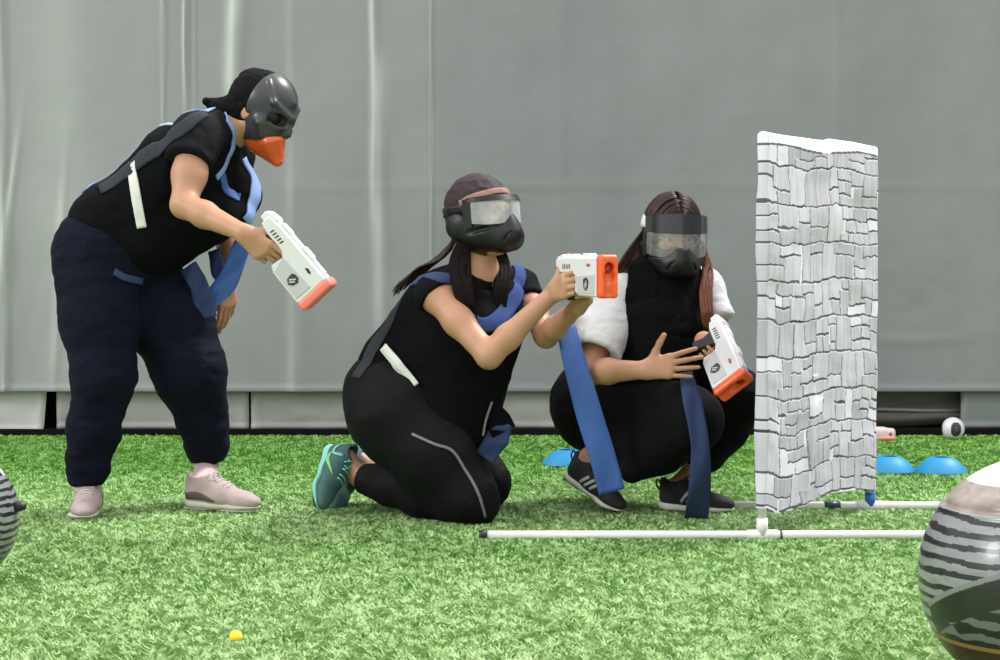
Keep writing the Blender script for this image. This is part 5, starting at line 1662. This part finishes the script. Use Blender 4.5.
def small_things():
    disc_cone(567, 466, 'light blue disc cone on the turf, peeking out beside the squatting player\'s shoe')
    disc_cone(889, 473, 'light blue disc cone partly hidden behind the right edge of the banner')
    disc_cone(941, 474, 'light blue disc cone standing free right of the other by the banner')
    # small white ball with dark patch
    c = G(953, 441); rad = 0.050; c[2] = rad + 0.006
    root = empty('small_ball', (c[0], c[1], 0.006), 'small white ball with dark round patches at the foot of the tent wall', 'ball')
    n, k = 48, 40
    T, Ph = np.meshgrid(np.linspace(0, math.pi, k + 1), np.linspace(0, 2 * math.pi, n + 1)[:-1], indexing='ij')
    V = np.stack([rad * np.sin(T) * np.cos(Ph), rad * np.sin(T) * np.sin(Ph), rad * np.cos(T)], -1).reshape(-1, 3) + c
    idx = np.arange((k + 1) * n).reshape(k + 1, n); jn = np.roll(idx, -1, axis=1)
    Q = np.stack([idx[:-1].ravel(), idx[1:].ravel(), jn[1:].ravel(), jn[:-1].ravel()], 1)
    mesh_obj('ball_shell', V, Q, M['white'], root)
    B = SDF(); B.ell(c, (rad,) * 3, None)
    strip_px('dark_patch', B, [(953, 421), (953, 430), (954, 439)], [0.02, 0.045, 0.02], M['gunmark'], root, n=12, t=0.001, y0=None) if False else None
    pts = [c + rad * nrm(A3(0.03, -1, z)) for z in np.linspace(0.75, -0.75, 12)]
    strip('dark_patch', B, pts, [0.020, 0.046, 0.050, 0.046, 0.018], M['gunmark'], root, t=0.001, lift=0.0005)
    for s in (-1, 1):
        pts = [c + rad * nrm(A3(s, 0.1, z)) for z in np.linspace(0.5, -0.5, 8)]
        strip('side_patch', B, pts, [0.01, 0.03, 0.01], M['gunmark'], root, t=0.001, lift=0.0005)
    pts = [c + rad * nrm(A3(0.05, -1, z)) for z in np.linspace(0.28, -0.28, 6)]
    strip('grey_centre', B, pts, [0.008, 0.018, 0.008], M['shoegrey'], root, t=0.0012, lift=0.001)
    # pale pink thing lying behind the banner: a spare blaster shell
    S = SDF(); o = G(878, 442); o[2] = 0.034
    S.box(o + A3(0.0, 0, 0), (0.075, 0.022, 0.028), None, 0.014)
    S.cone(o + A3(-0.06, 0, 0.01), o + A3(0.02, 0, 0.014), 0.024, 0.016, k=0.02)
    r2 = empty('blaster_shell', (o[0], o[1], 0.006), 'pale pinkish white plastic casing lying on the turf behind the banner edge', 'plastic casing')
    sdf_obj('casing', S, 0.004, mat('pale_pink_plastic', (0.78, 0.62, 0.60), 0.5, noise=(20, 0.1)), r2)
    a = Acc(); a.box(o + A3(0.0, -0.0235, -0.017), 0.070, 0.003, 0.005, None, 0.002); a.build('red_base_line', M['palered'], r2)
    a = Acc(); a.tube([o + A3(0.050, -0.021, 0.004), o + A3(0.050, -0.026, 0.004)], 0.007, 12); a.build('red_dot', M['redmark'], r2, True)
    # yellow foam ball
    c = G(236, 644); c[2] = 0.0165
    a = Acc(); rr = 0.0145
    a.lathe([(rr * math.sin(t) * (1 - 0.03 * (i % 2)), rr * math.cos(t) * 0.94) for i, t in enumerate(np.linspace(0.001, 3.14, 15))], c, None, 24)
    tag(a.build('foam_ball', M['yellow'], None, True), 'tiny yellow foam ball on the turf in front', 'foam ball')

build_ground()
build_wall()
banner()
person_left()
person_kneeling()
person_squatting()
striped_ball(1040, 580, 3.40, 0.227, 'large silver and black striped ball with white top at the right edge', 'R')
striped_ball(-52, 520, 4.49, 0.175, 'striped black and silver ball with jagged white top at the left edge', 'L')
small_things()
